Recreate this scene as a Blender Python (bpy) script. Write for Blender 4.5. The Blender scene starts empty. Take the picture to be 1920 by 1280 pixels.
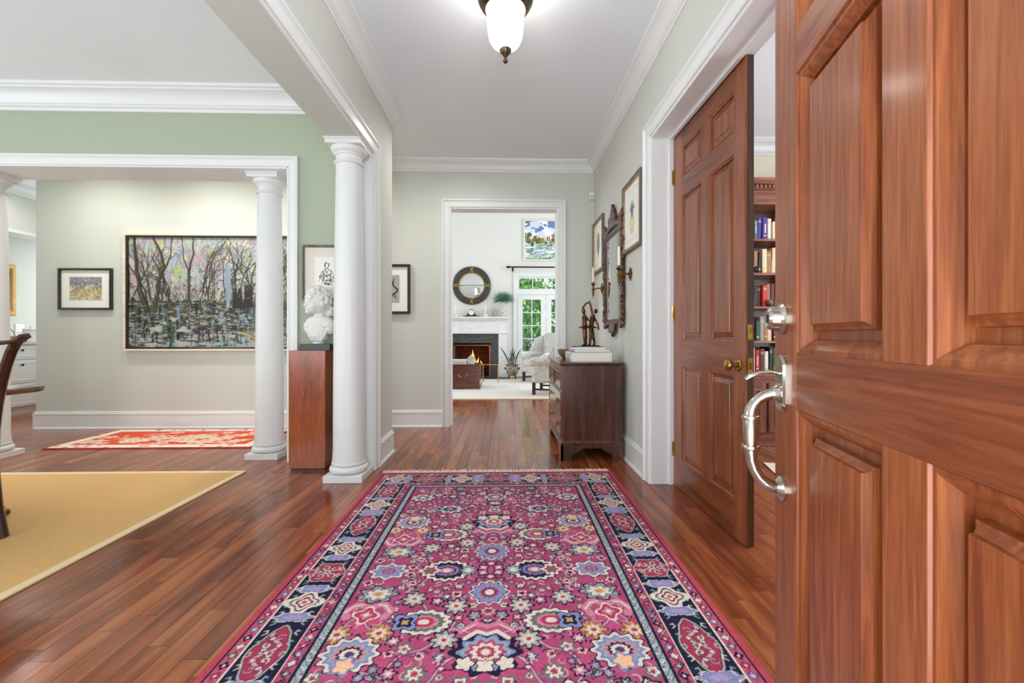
import bpy, bmesh, math, random
import numpy as np
from mathutils import Vector, Matrix

random.seed(7)
rng = np.random.default_rng(11)
SC = bpy.context.scene
COL = SC.collection
R = math.radians

def lin(c):
    """sRGB 0-255 -> linear rgba"""
    o = []
    for v in c[:3]:
        v = v / 255.0
        o.append(v / 12.92 if v <= 0.04045 else ((v + 0.055) / 1.055) ** 2.4)
    return (o[0], o[1], o[2], 1.0)

# ------------------------------------------------------------------ camera
F_PX = 810.0
cam = bpy.data.cameras.new('camera')
cam_o = bpy.data.objects.new('camera', cam)
COL.objects.link(cam_o)
cam.sensor_fit = 'HORIZONTAL'
cam.sensor_width = 36.0
cam.lens = 36.0 * F_PX / 1920.0
cam.shift_x = -9.0 / 1920.0
cam.shift_y = -11.0 / 1920.0
cam.clip_start = 0.02
cam.clip_end = 200
cam_o.location = (0, 0, 1.05)
cam_o.rotation_euler = (R(90), 0, R(-1.5))
SC.camera = cam_o

# ------------------------------------------------------------------ world, exposure
SC.view_settings.view_transform = 'Standard'
SC.view_settings.look = 'None'
SC.view_settings.gamma = 1.0
SC.view_settings.use_curve_mapping = False
SC.view_settings.exposure = 0.1
w = bpy.data.worlds.new('sky')
SC.world = w
w.use_nodes = True
wn = w.node_tree.nodes
wn['Background'].inputs[0].default_value = (0.86, 0.93, 1.0, 1)
wn['Background'].inputs[1].default_value = 1.6
cy = SC.cycles
cy.use_denoising = True
cy.max_bounces = 9
cy.diffuse_bounces = 5
cy.glossy_bounces = 4
cy.transmission_bounces = 8
cy.transparent_max_bounces = 8
cy.caustics_reflective = False
cy.caustics_refractive = False
cy.sample_clamp_indirect = 4.0
cy.sample_clamp_direct = 0.0

# ------------------------------------------------------------------ daylight at the openings, recessed lamps
def area(name, loc, rot, sx, sy, power, col=(1, 1, 1), spread=180):
    l = bpy.data.lights.new(name, 'AREA')
    l.shape = 'RECTANGLE'
    l.size, l.size_y = sx, sy
    l.energy = power
    l.color = col
    l.spread = R(spread)
    o = bpy.data.objects.new(name, l)
    COL.objects.link(o)
    o.location = loc
    o.rotation_euler = tuple(R(a) for a in rot)
    return o

def spot(name, loc, power, col=(1, 0.94, 0.86), angle=110, blend=0.8, r=0.06, rot=(0, 0, 0)):
    l = bpy.data.lights.new(name, 'SPOT')
    l.energy = power
    l.color = col
    l.spot_size = R(angle)
    l.spot_blend = blend
    l.shadow_soft_size = r
    o = bpy.data.objects.new(name, l)
    COL.objects.link(o)
    o.location = loc
    o.rotation_euler = tuple(R(a) for a in rot)
    return o

DAY = (0.88, 0.94, 1.0)
# local -Z of an area light is its direction: rot (90,0,0) sends it to +Y, more than 90 tilts it up (tilt added to brighten the ceilings)
area('front_door_daylight', (-0.1, -0.75, 1.2), (122, 0, 0), 2.2, 2.2, 100, DAY)
area('dining_front_window_daylight', (-3.3, -0.75, 1.4), (108, 0, 0), 2.6, 2.0, 56, DAY)
area('dining_side_window_daylight', (-6.1, 1.6, 1.4), (108, 0, -90), 2.4, 2.0, 50, DAY)
area('library_window_daylight', (4.7, 2.0, 1.5), (100, 0, 90), 2.4, 2.0, 110, DAY)
area('living_window_daylight', (4.4, 8.2, 2.4), (90, 0, 90), 4.0, 3.6, 150, DAY)
area('living_side_window_daylight', (-5.0, 8.2, 2.6), (90, 0, -90), 3.6, 3.4, 110, DAY)
area('kitchen_window_daylight', (-6.3, 8.1, 1.9), (90, 0, 180), 1.4, 1.4, 50, DAY)
for i, (x, y, p) in enumerate([(-4.5, 4.3, 70), (-3.3, 4.3, 70), (-2.1, 4.3, 70), (-0.5, 4.2, 50), (0.0, 1.1, 20), (-6.0, 5.6, 40), (2.6, 3.2, 40)]):
    spot('recessed_lamp', (x, y, 3.04), p, (1, 0.96, 0.92), 172, 1.0, 0.09)

# ------------------------------------------------------------------ materials
MATS = {}
def newmat(name):
    m = bpy.data.materials.new(name)
    m.use_nodes = True
    nt = m.node_tree
    b = nt.nodes['Principled BSDF']
    MATS[name] = m
    return m, nt, b

def N(nt, typ, **kw):
    n = nt.nodes.new(typ)
    for k, v in kw.items():
        setattr(n, k, v)
    return n

def ramp(nt, stops):
    r = nt.nodes.new('ShaderNodeValToRGB')
    e = r.color_ramp.elements
    e[0].position, e[0].color = stops[0]
    e[1].position, e[1].color = stops[-1]
    for p, c in stops[1:-1]:
        q = e.new(p)
        q.color = c
    return r

def bump(nt, b, src, strength, dist=0.002):
    bp = nt.nodes.new('ShaderNodeBump')
    bp.inputs['Strength'].default_value = strength
    bp.inputs['Distance'].default_value = dist
    nt.links.new(src, bp.inputs['Height'])
    nt.links.new(bp.outputs[0], b.inputs['Normal'])

def paint(name, rgb, rough=0.5, var=0.03, scale=3.0, grain=0.0, spec=0.5):
    m, nt, b = newmat(name)
    geo = N(nt, 'ShaderNodeNewGeometry')
    no = N(nt, 'ShaderNodeTexNoise')
    no.inputs['Scale'].default_value = scale
    no.inputs['Detail'].default_value = 4
    nt.links.new(geo.outputs['Position'], no.inputs['Vector'])
    c = lin(rgb)
    lo = tuple(v * (1 - var) for v in c[:3]) + (1,)
    hi = tuple(min(1, v * (1 + var)) for v in c[:3]) + (1,)
    r = ramp(nt, [(0.3, lo), (0.7, hi)])
    nt.links.new(no.outputs['Fac'], r.inputs['Fac'])
    nt.links.new(r.outputs['Color'], b.inputs['Base Color'])
    b.inputs['Roughness'].default_value = rough
    b.inputs['Specular IOR Level'].default_value = spec
    if grain:
        n2 = N(nt, 'ShaderNodeTexNoise')
        n2.inputs['Scale'].default_value = 220
        nt.links.new(geo.outputs['Position'], n2.inputs['Vector'])
        bump(nt, b, n2.outputs['Fac'], grain, 0.001)
    return m

def wood(name, cols, axis='z', rough=0.35, coat=0.25, scale=1.0, stretch=14.0, rnd=True, world=False, island=False, varamt=0.0, spec=0.5, fine=0.45, bmp=0.06):
    """grain stretched along axis; cols = [dark, mid, light] sRGB"""
    m, nt, b = newmat(name)
    if world:
        src = N(nt, 'ShaderNodeNewGeometry').outputs['Position']
    else:
        src = N(nt, 'ShaderNodeTexCoord').outputs['Object']
    if island:
        rv = N(nt, 'ShaderNodeNewGeometry').outputs['Random Per Island']
    else:
        rv = N(nt, 'ShaderNodeObjectInfo').outputs['Random']
    add = N(nt, 'ShaderNodeVectorMath', operation='ADD')
    sc = N(nt, 'ShaderNodeVectorMath', operation='SCALE')
    comb = N(nt, 'ShaderNodeCombineXYZ')
    for i in range(3):
        nt.links.new(rv, comb.inputs[i])
    nt.links.new(comb.outputs[0], sc.inputs[0])
    sc.inputs['Scale'].default_value = 37.0 if rnd else 0.0
    nt.links.new(src, add.inputs[0])
    nt.links.new(sc.outputs[0], add.inputs[1])
    mp = N(nt, 'ShaderNodeMapping')
    s = [stretch * scale] * 3
    s['xyz'.index(axis)] = 1.0 * scale
    mp.inputs['Scale'].default_value = s
    nt.links.new(add.outputs[0], mp.inputs['Vector'])
    n1 = N(nt, 'ShaderNodeTexNoise')
    n1.inputs['Scale'].default_value = 1.6
    n1.inputs['Detail'].default_value = 6
    n1.inputs['Distortion'].default_value = 0.8
    nt.links.new(mp.outputs[0], n1.inputs['Vector'])
    n2 = N(nt, 'ShaderNodeTexNoise')
    n2.inputs['Scale'].default_value = 11
    n2.inputs['Detail'].default_value = 3
    nt.links.new(mp.outputs[0], n2.inputs['Vector'])
    mx = N(nt, 'ShaderNodeMath', operation='MULTIPLY_ADD')
    nt.links.new(n2.outputs['Fac'], mx.inputs[0])
    mx.inputs[1].default_value = fine
    sub = N(nt, 'ShaderNodeMath', operation='SUBTRACT')
    nt.links.new(n1.outputs['Fac'], sub.inputs[0])
    sub.inputs[1].default_value = fine / 2
    nt.links.new(sub.outputs[0], mx.inputs[2])
    fac = mx.outputs[0]
    if varamt:
        ma = N(nt, 'ShaderNodeMath', operation='MULTIPLY_ADD')
        nt.links.new(rv, ma.inputs[0])
        ma.inputs[1].default_value = varamt
        nt.links.new(fac, ma.inputs[2])
        mb = N(nt, 'ShaderNodeMath', operation='SUBTRACT')
        nt.links.new(ma.outputs[0], mb.inputs[0])
        mb.inputs[1].default_value = varamt * 0.5
        fac = mb.outputs[0]
    r = ramp(nt, [(0.28, lin(cols[0])), (0.5, lin(cols[1])), (0.74, lin(cols[2]))])
    nt.links.new(fac, r.inputs['Fac'])
    nt.links.new(r.outputs['Color'], b.inputs['Base Color'])
    b.inputs['Roughness'].default_value = rough
    b.inputs['Specular IOR Level'].default_value = spec
    b.inputs['Coat Weight'].default_value = coat
    b.inputs['Coat Roughness'].default_value = 0.15
    bump(nt, b, n2.outputs['Fac'], bmp, 0.002)
    return m

def metal(name, rgb, rough=0.25, patina=None):
    m, nt, b = newmat(name)
    b.inputs['Metallic'].default_value = 1.0
    b.inputs['Roughness'].default_value = rough
    tc = N(nt, 'ShaderNodeTexCoord')
    no = N(nt, 'ShaderNodeTexNoise')
    no.inputs['Scale'].default_value = 30
    nt.links.new(tc.outputs['Object'], no.inputs['Vector'])
    c = lin(rgb)
    d = lin(patina) if patina else tuple(v * 0.85 for v in c[:3]) + (1,)
    r = ramp(nt, [(0.35, d), (0.65, c)])
    nt.links.new(no.outputs['Fac'], r.inputs['Fac'])
    nt.links.new(r.outputs['Color'], b.inputs['Base Color'])
    return m

def attr_mat(name, rough=0.6, bumpy=0.0, spec=0.3, bscale=400):
    m, nt, b = newmat(name)
    a = N(nt, 'ShaderNodeAttribute', attribute_name='Col')
    nt.links.new(a.outputs['Color'], b.inputs['Base Color'])
    b.inputs['Roughness'].default_value = rough
    b.inputs['Specular IOR Level'].default_value = spec
    if bumpy:
        geo = N(nt, 'ShaderNodeNewGeometry')
        n2 = N(nt, 'ShaderNodeTexNoise')
        n2.inputs['Scale'].default_value = bscale
        nt.links.new(geo.outputs['Position'], n2.inputs['Vector'])
        bump(nt, b, n2.outputs['Fac'], bumpy, 0.002)
    return m

def emit(name, rgb, strength):
    m, nt, b = newmat(name)
    b.inputs['Base Color'].default_value = lin(rgb)
    b.inputs['Emission Color'].default_value = lin(rgb)
    b.inputs['Emission Strength'].default_value = strength
    return m

def twotone(name, a, c, scale, rough=0.8, lo=0.45, hi=0.55, typ='noise', dist=1.5, sheen=0.0, bumpv=0.0):
    """blotchy two-colour pattern"""
    m, nt, b = newmat(name)
    tc = N(nt, 'ShaderNodeTexCoord')
    if typ == 'noise':
        t = N(nt, 'ShaderNodeTexNoise')
        t.inputs['Detail'].default_value = 3
        t.inputs['Distortion'].default_value = dist
        o = t.outputs['Fac']
    else:
        t = N(nt, 'ShaderNodeTexVoronoi')
        o = t.outputs['Distance']
    t.inputs['Scale'].default_value = scale
    nt.links.new(tc.outputs['Object'], t.inputs['Vector'])
    r = ramp(nt, [(lo, lin(a)), (hi, lin(c))])
    nt.links.new(o, r.inputs['Fac'])
    nt.links.new(r.outputs['Color'], b.inputs['Base Color'])
    b.inputs['Roughness'].default_value = rough
    if bumpv:
        bump(nt, b, o, bumpv, 0.003)
    return m

def glass(name, tint=(1, 1, 1), rough=0.0, refl=0.08):
    m, nt, b = newmat(name)
    nt.nodes.remove(b)
    tr = N(nt, 'ShaderNodeBsdfTransparent')
    tr.inputs[0].default_value = (*tint, 1)
    gl = N(nt, 'ShaderNodeBsdfGlossy')
    gl.inputs['Roughness'].default_value = rough
    fr = N(nt, 'ShaderNodeFresnel')
    fr.inputs[0].default_value = 1.45
    mx = N(nt, 'ShaderNodeMixShader')
    nt.links.new(fr.outputs[0], mx.inputs[0])
    nt.links.new(tr.outputs[0], mx.inputs[1])
    nt.links.new(gl.outputs[0], mx.inputs[2])
    nt.links.new(mx.outputs[0], nt.nodes['Material Output'].inputs[0])
    return m

# ------------------------------------------------------------------ object helpers
def tag(o, label=None, cat=None, group=None, kind=None):
    if label: o['label'] = label
    if cat: o['category'] = cat
    if group: o['group'] = group
    if kind: o['kind'] = kind
    return o

def thing(name, label, cat, loc=(0, 0, 0), rz=0.0, group=None, kind=None):
    o = bpy.data.objects.new(name, None)
    o.empty_display_size = 0.1
    COL.objects.link(o)
    o.location = loc
    o.rotation_euler = (0, 0, rz)
    return tag(o, label, cat, group, kind)

def link(name, me, mat, parent=None, loc=None):
    o = bpy.data.objects.new(name, me)
    COL.objects.link(o)
    if mat is not None and len(me.materials) == 0:
        me.materials.append(MATS[mat] if isinstance(mat, str) else mat)
    if parent is not None:
        o.parent = parent
    if loc is not None:
        o.location = loc
    return o

def root_loc(p):
    v = Vector((0, 0, 0))
    while p is not None:
        v = v + Vector(p.location)
        p = p.parent
    return v

def copy_tree(o, parent=None):
    c = o.copy()
    COL.objects.link(c)
    if parent is not None:
        c.parent = parent
    for ch in [x for x in bpy.data.objects if x.parent == o]:
        copy_tree(ch, c)
    return c

class MB:
    """collects shapes and links them as one mesh"""
    def __init__(s):
        s.v, s.f = [], []
    def add(s, vs, fs):
        k = len(s.v)
        s.v.extend([tuple(p) for p in vs])
        s.f.extend([tuple(i + k for i in f) for f in fs])
        return s
    def box(s, x0, x1, y0, y1, z0, z1):
        return s.add([(x0, y0, z0), (x1, y0, z0), (x1, y1, z0), (x0, y1, z0), (x0, y0, z1), (x1, y0, z1), (x1, y1, z1), (x0, y1, z1)],
                     [(0, 3, 2, 1), (4, 5, 6, 7), (0, 1, 5, 4), (1, 2, 6, 5), (2, 3, 7, 6), (3, 0, 4, 7)])
    def cbox(s, c, d):
        return s.box(c[0] - d[0] / 2, c[0] + d[0] / 2, c[1] - d[1] / 2, c[1] + d[1] / 2, c[2] - d[2] / 2, c[2] + d[2] / 2)
    def loops(s, ls, cap0=True, cap1=True, closed=True):
        k, n = len(s.v), len(ls[0])
        vs = [p for l in ls for p in l]
        fs = []
        for i in range(len(ls) - 1):
            for j in range(n if closed else n - 1):
                a, b = i * n + j, i * n + (j + 1) % n
                fs.append((a, b, b + n, a + n))
        if cap0: fs.append(tuple(range(n - 1, -1, -1)))
        if cap1: fs.append(tuple(range((len(ls) - 1) * n, len(ls) * n)))
        return s.add(vs, fs)
    def prism(s, prof, p0, p1, nrm, up=(0, 0, 1)):
        n, u = Vector(nrm), Vector(up)
        p0, p1 = Vector(p0), Vector(p1)
        return s.loops([[p0 + n * d + u * h for d, h in prof], [p1 + n * d + u * h for d, h in prof]])
    def lathe(s, prof, c=(0, 0, 0), seg=24, axis='z', a0=0.0, a1=2 * math.pi, flute=None, ring=False):
        ls = []
        full = abs(a1 - a0 - 2 * math.pi) < 1e-6
        m = seg if full else seg + 1
        for r, z in prof:
            r = max(r, 1e-4)
            l = []
            for i in range(m):
                a = a0 + (a1 - a0) * i / seg
                rr = r * (1 + flute[1] * math.cos(flute[0] * a)) if flute else r
                x, y = rr * math.cos(a), rr * math.sin(a)
                if axis == 'z': q = (c[0] + x, c[1] + y, c[2] + z)
                elif axis == 'y': q = (c[0] + x, c[1] + z, c[2] + y)
                else: q = (c[0] + z, c[1] + x, c[2] + y)
                l.append(q)
            ls.append(l)
        if ring: return s.loops(ls + [ls[0]], False, False, full)
        return s.loops(ls, True, True, full)
    def tube(s, pts, r, seg=8, cap=True, sq=None):
        pts = [Vector(p) for p in pts]
        rs = r if isinstance(r, (list, tuple)) else [r] * len(pts)
        t0 = (pts[1] - pts[0]).normalized()
        ref = Vector((0, 0, 1)) if abs(t0.z) < 0.9 else Vector((1, 0, 0))
        nx = t0.cross(ref).normalized()
        ls = []
        for i, p in enumerate(pts):
            if i == 0: t = t0
            elif i == len(pts) - 1: t = (pts[i] - pts[i - 1]).normalized()
            else: t = ((pts[i + 1] - p).normalized() + (p - pts[i - 1]).normalized()).normalized()
            nx = (nx - t * nx.dot(t)).normalized()
            ny = t.cross(nx)
            a, b = (1, 1) if sq is None else sq
            ls.append([p + nx * math.cos(2 * math.pi * j / seg + math.pi / seg) * rs[i] * a + ny * math.sin(2 * math.pi * j / seg + math.pi / seg) * rs[i] * b for j in range(seg)])
        return s.loops(ls, cap, cap)
    def ell(s, c, r, seg=14, rings=8, rot=None):
        if isinstance(r, (int, float)): r = (r, r, r)
        ls = []
        for i in range(1, rings):
            a = math.pi * i / rings
            l = []
            for j in range(seg):
                b = 2 * math.pi * j / seg
                p = Vector((r[0] * math.sin(a) * math.cos(b), r[1] * math.sin(a) * math.sin(b), -r[2] * math.cos(a)))
                if rot is not None: p = rot @ p
                l.append(p + Vector(c))
            ls.append(l)
        return s.loops(ls, True, True)
    def mesh(s, name, bevel=0.0, seg=1, smooth=35, origin=(0, 0, 0), xf=None):
        me = bpy.data.meshes.new(name)
        o = Vector(origin)
        vs = [Vector(p) - o for p in s.v]
        if xf is not None: vs = [xf @ p for p in vs]
        me.from_pydata(vs, [], s.f)
        bm = bmesh.new()
        bm.from_mesh(me)
        bmesh.ops.recalc_face_normals(bm, faces=bm.faces[:])
        if bevel:
            es = [e for e in bm.edges if len(e.link_faces) == 2 and e.calc_face_angle(0) > R(30)]
            bmesh.ops.bevel(bm, geom=es, offset=bevel, segments=seg, profile=0.5, affect='EDGES', clamp_overlap=True)
        bm.to_mesh(me)
        bm.free()
        if smooth:
            me.polygons.foreach_set('use_smooth', [True] * len(me.polygons))
            me.set_sharp_from_angle(angle=R(smooth))
        return me
    def build(s, name, mat, parent=None, loc=None, bevel=0.0, seg=1, smooth=35, local=False):
        """world-coordinate shapes; under a parent they are re-based on the parent's place (local=True: already local)"""
        if parent is not None:
            org = (0, 0, 0) if local else root_loc(parent)
            return link(name, s.mesh(name, bevel, seg, smooth, org), mat, parent)
        org = loc if loc is not None else (0, 0, 0)
        return link(name, s.mesh(name, bevel, seg, smooth, org), mat, None, org)

def remesh(mb, name, mat, parent, voxel=0.01, smooth_it=4, local=False, disp=None):
    """melt overlapping shapes into one continuous surface"""
    me0 = mb.mesh(name + '_raw', smooth=0)
    tmp = bpy.data.objects.new('tmp', me0)
    COL.objects.link(tmp)
    md = tmp.modifiers.new('r', 'REMESH')
    md.mode = 'VOXEL'
    md.voxel_size = voxel
    if smooth_it:
        sm = tmp.modifiers.new('s', 'SMOOTH')
        sm.factor = 0.5
        sm.iterations = smooth_it
    dg = bpy.context.evaluated_depsgraph_get()
    dg.update()
    me = bpy.data.meshes.new_from_object(tmp.evaluated_get(dg))
    bpy.data.objects.remove(tmp)
    bpy.data.meshes.remove(me0)
    me.name = name
    if not local and parent is not None:
        org = root_loc(parent)
        me.transform(Matrix.Translation(-org))
    me.polygons.foreach_set('use_smooth', [True] * len(me.polygons))
    me.materials.clear()
    return link(name, me, mat, parent)

# ------------------------------------------------------------------ painted canvases (colour per vertex)
class Canvas:
    """a small raster in metres, drawn with numpy, used as vertex colours"""
    def __init__(s, w, h, res, base):
        s.w, s.h, s.res = w, h, res
        s.nx, s.ny = int(round(w / res)) + 1, int(round(h / res)) + 1
        s.U, s.V = np.meshgrid(np.linspace(0, w, s.nx), np.linspace(0, h, s.ny))
        s.A = np.empty((s.ny, s.nx, 3))
        s.A[:] = np.array(base, float)
    def fill(s, mask, col, a=1.0):
        s.A[mask] = s.A[mask] * (1 - a) + np.array(col, float) * a
    def rect(s, u0, u1, v0, v1, col, a=1.0):
        s.fill((s.U >= u0) & (s.U <= u1) & (s.V >= v0) & (s.V <= v1), col, a)
    def win(s, u0, u1, v0, v1):
        i0, i1 = max(0, int(u0 / s.res)), min(s.nx, int(u1 / s.res) + 2)
        j0, j1 = max(0, int(v0 / s.res)), min(s.ny, int(v1 / s.res) + 2)
        return slice(j0, j1), slice(i0, i1)
    def seg(s, p, q, w0, w1, col, a=1.0):
        m = max(w0, w1)
        sl = s.win(min(p[0], q[0]) - m, max(p[0], q[0]) + m, min(p[1], q[1]) - m, max(p[1], q[1]) + m)
        U, V = s.U[sl], s.V[sl]
        if U.size == 0: return
        dx, dy = q[0] - p[0], q[1] - p[1]
        L2 = dx * dx + dy * dy + 1e-12
        t = np.clip(((U - p[0]) * dx + (V - p[1]) * dy) / L2, 0, 1)
        d = np.hypot(U - p[0] - t * dx, V - p[1] - t * dy)
        mk = np.clip(((w0 + (w1 - w0) * t) / 2 - d) / s.res + 0.5, 0, 1)[..., None] * a
        s.A[sl] = s.A[sl] * (1 - mk) + np.array(col, float) * mk
    def line(s, pts, w, col, a=1.0, w1=None):
        n = len(pts) - 1
        w1 = w if w1 is None else w1
        for i in range(n):
            s.seg(pts[i], pts[i + 1], w + (w1 - w) * i / n, w + (w1 - w) * (i + 1) / n, col, a)
    def ros(s, c, rad, layers, n=8, amp=0.12, rot=0.0, sx=1.0, sy=1.0, sharp=False):
        """rosette: layers = [(relative radius, colour), ...] painted outside in"""
        m = rad * 1.35 * max(sx, sy)
        sl = s.win(c[0] - m, c[0] + m, c[1] - m, c[1] + m)
        U, V = (s.U[sl] - c[0]) / sx, (s.V[sl] - c[1]) / sy
        if U.size == 0: return
        th = np.arctan2(V, U)
        wv = np.abs(np.cos(n * th / 2 + rot)) * 2 - 1 if sharp else np.cos(n * th + rot)
        d = np.hypot(U, V) / (rad * (1 + amp * wv))
        for k, col in layers:
            mk = (d <= k)
            s.A[sl][mk] = np.array(col, float)
    def speckle(s, amt, seed=1):
        g = np.random.default_rng(seed)
        s.A *= 1 + g.normal(0, amt, s.A.shape[:2])[..., None]
        s.A = np.clip(s.A, 0, 255)
    def mirror_u(s):
        s.A = np.concatenate([s.A, s.A[:, -2::-1]], axis=1); s._re(2 * s.w, s.h)
    def mirror_v(s):
        s.A = np.concatenate([s.A, s.A[-2::-1]], axis=0); s._re(s.w, 2 * s.h)
    def _re(s, w, h):
        s.w, s.h = w, h
        s.ny, s.nx = s.A.shape[:2]
        s.U, s.V = np.meshgrid(np.linspace(0, w, s.nx), np.linspace(0, h, s.ny))
    def mesh(s, name, O, a, b):
        """O = corner of (u=0, v=0), a = direction of u, b = direction of v"""
        O, a, b = np.array(O, float), np.array(a, float), np.array(b, float)
        P = O + s.U[..., None] * a + s.V[..., None] * b
        nv = s.nx * s.ny
        idx = np.arange(nv).reshape(s.ny, s.nx)
        q = np.stack([idx[1:, :-1], idx[1:, 1:], idx[:-1, 1:], idx[:-1, :-1]], axis=-1).reshape(-1, 4)
        me = bpy.data.meshes.new(name)
        me.vertices.add(nv)
        me.vertices.foreach_set('co', P.reshape(-1).astype(np.float32))
        nf = len(q)
        me.loops.add(nf * 4)
        me.loops.foreach_set('vertex_index', q.reshape(-1).astype(np.int32))
        me.polygons.add(nf)
        me.polygons.foreach_set('loop_start', np.arange(0, nf * 4, 4, dtype=np.int32))
        me.update(calc_edges=True)
        me.validate()
        at = me.color_attributes.new('Col', 'FLOAT_COLOR', 'POINT')
        c = np.clip(s.A.reshape(-1, 3) / 255.0, 0, 1)
        c = np.where(c <= 0.04045, c / 12.92, ((c + 0.055) / 1.055) ** 2.4)
        c4 = np.concatenate([c, np.ones((len(c), 1))], axis=1).astype(np.float32)
        at.data.foreach_set('color', c4.reshape(-1))
        return me

def wobble(p, q, n, amp, g):
    pts = []
    off = 0.0
    for i in range(n + 1):
        t = i / n
        off += g.normal(0, amp)
        pts.append((p[0] + (q[0] - p[0]) * t + off, p[1] + (q[1] - p[1]) * t))
    return pts

# ------------------------------------------------------------------ mouldings
CROWN = [(0, -0.125), (0.012, -0.125), (0.014, -0.108), (0.026, -0.104), (0.028, -0.094), (0.034, -0.092), (0.044, -0.066), (0.06, -0.045), (0.08, -0.032), (0.088, -0.03), (0.088, -0.018), (0.1, -0.016), (0.104, 0.0), (0, 0.0)]
BASE = [(0, 0), (0.03, 0), (0.03, 0.008), (0.026, 0.018), (0.016, 0.02), (0.016, 0.158), (0.02, 0.162), (0.02, 0.172), (0.012, 0.178), (0.012, 0.19), (0.004, 0.196), (0, 0.196)]
# casing: (distance out from the opening edge, proud of the wall)
CASING = [(0.0, 0.0), (0.0, 0.014), (0.008, 0.018), (0.012, 0.014), (0.062, 0.018), (0.068, 0.024), (0.074, 0.02), (0.082, 0.03), (0.098, 0.03), (0.098, 0.0)]

def crown(name, p0, p1, nrm, sc=1.0, kind='structure'):
    o = MB().prism([(d * sc, h * sc) for d, h in CROWN], p0, p1, nrm).build(name, 'trim_white', smooth=20)
    return tag(o, kind=kind)

def baseboard(name, p0, p1, nrm):
    o = MB().prism(BASE, p0, p1, nrm).build(name, 'trim_white', smooth=20)
    return tag(o, kind='structure')

def casing(name, O, a, n, w, h, z0=0.0, sc=1.0):
    """U-shaped casing around an opening: O = bottom corner, a = along the wall, n = out of the wall"""
    O, a, n, z = Vector(O), Vector(a), Vector(n), Vector((0, 0, 1))
    ls = []
    for u, v in CASING:
        u *= sc
        ls.append([O - a * u + n * v + z * z0, O - a * u + z * (h + u) + n * v, O + a * (w + u) + z * (h + u) + n * v, O + a * (w + u) + n * v + z * z0])
    m = MB()
    # transpose: loops run around the profile
    cols = [[l[i] for l in ls] for i in range(4)]
    m.loops(cols)
    o = m.build(name, 'trim_white', smooth=20)
    return tag(o, kind='structure')

def frame4(O, a, n, w, h, prof, b=(0, 0, 1)):
    """closed mitred frame; prof = [(inset from outer edge, proud of wall)], O = lower-left corner seen from the front"""
    O, a, n, b = Vector(O), Vector(a), Vector(n), Vector(b)
    cs = []
    for (i, j) in ((0, 0), (1, 0), (1, 1), (0, 1)):
        sa, sb = (1 if i == 0 else -1), (1 if j == 0 else -1)
        cs.append([O + a * (w * i + sa * u) + b * (h * j + sb * u) + n * v for u, v in prof])
    m = MB()
    m.loops(cs + [cs[0]], False, False)
    return m

def slab(O, a, n, u0, u1, v0, v1, d0, d1, b=(0, 0, 1)):
    O, a, n, b = Vector(O), Vector(a), Vector(n), Vector(b)
    q = [(u0, v0), (u1, v0), (u1, v1), (u0, v1)]
    return MB().loops([[O + a * u + b * v + n * d0 for u, v in q], [O + a * u + b * v + n * d1 for u, v in q]])

def picture(name, label, O, a, n, w, h, fw, depth, fmat, art, board=None, bmat='mat_board', lip=None, mat_in=0.0, prof=None, cat='picture', group=None):
    """framed picture: frame, mat board, art canvas"""
    t = thing(name, label, cat, tuple(O), group=group)
    p = prof or [(0, 0), (0, depth * 0.8), (fw * 0.15, depth), (fw * 0.7, depth), (fw, depth * 0.7), (fw, 0)]
    frame4(O, a, n, w, h, p).build('frame', fmat, t, smooth=20)
    if lip:
        frame4(Vector(O) + Vector(a) * fw + Vector((0, 0, 1)) * fw, a, n, w - 2 * fw, h - 2 * fw, [(0, 0), (0, depth * 0.75), (lip[0], depth * 0.75), (lip[0], 0)]).build('inner_lip', lip[1], t, smooth=20)
    li = lip[0] if lip else 0
    if board is not None:
        slab(O, a, n, fw * 0.5, w - fw * 0.5, fw * 0.5, h - fw * 0.5, 0.002, depth * 0.35).build('mat_board', bmat, t)
        u0, u1, v0, v1 = board
    else:
        slab(O, a, n, fw * 0.5, w - fw * 0.5, fw * 0.5, h - fw * 0.5, 0.001, depth * 0.3).build('backing_board', 'dark_wood', t)
        u0, u1, v0, v1 = fw + li, w - fw - li, fw + li, h - fw - li
    # canvas v runs downwards from the top
    cv = art(u1 - u0, v1 - v0)
    Ov = Vector(O) + Vector(a) * u0 + Vector((0, 0, 1)) * v1 + Vector(n) * (depth * 0.35 + 0.002)
    me = cv.mesh('art', Ov - root_loc(t), a, (0, 0, -1))
    link('artwork', me, 'canvas_paint', t)
    return t

# ------------------------------------------------------------------ material library
paint('wall_greige', (207, 209, 201), 0.65, 0.015, 1.5, 0.02)
paint('wall_sage', (170, 180, 157), 0.65, 0.02, 1.5, 0.02)
paint('soffit_grey', (206, 214, 206), 0.65, 0.015, 1.5)
paint('wall_living', (226, 225, 219), 0.7, 0.01, 1.5)
paint('wall_cream', (236, 228, 206), 0.7, 0.01, 1.5)
paint('ceiling_white', (234, 240, 245), 0.8, 0.015, 2.0)
paint('trim_white', (229, 231, 230), 0.35, 0.01, 4.0)
paint('column_white', (224, 226, 225), 0.38, 0.015, 6.0)
paint('joint_dark', (38, 20, 14), 0.8, 0.1, 8)
FLOORC = [(104, 48, 24), (140, 72, 39), (172, 100, 58)]
wood('floor_plank', FLOORC, 'y', 0.2, 0.15, 1.0, 9, world=True, varamt=0.28, fine=0.06, bmp=0.012)
wood('floor_planks_far', FLOORC, 'y', 0.2, 0.15, 1.0, 9, world=True, island=True, varamt=0.28, fine=0.06, bmp=0.012)
wood('front_door_wood', [(116, 56, 25), (142, 75, 38), (166, 96, 54)], 'z', 0.36, 0.15, 2.4, 20, varamt=0.12, fine=0.35, bmp=0.03, spec=0.35)
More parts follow.
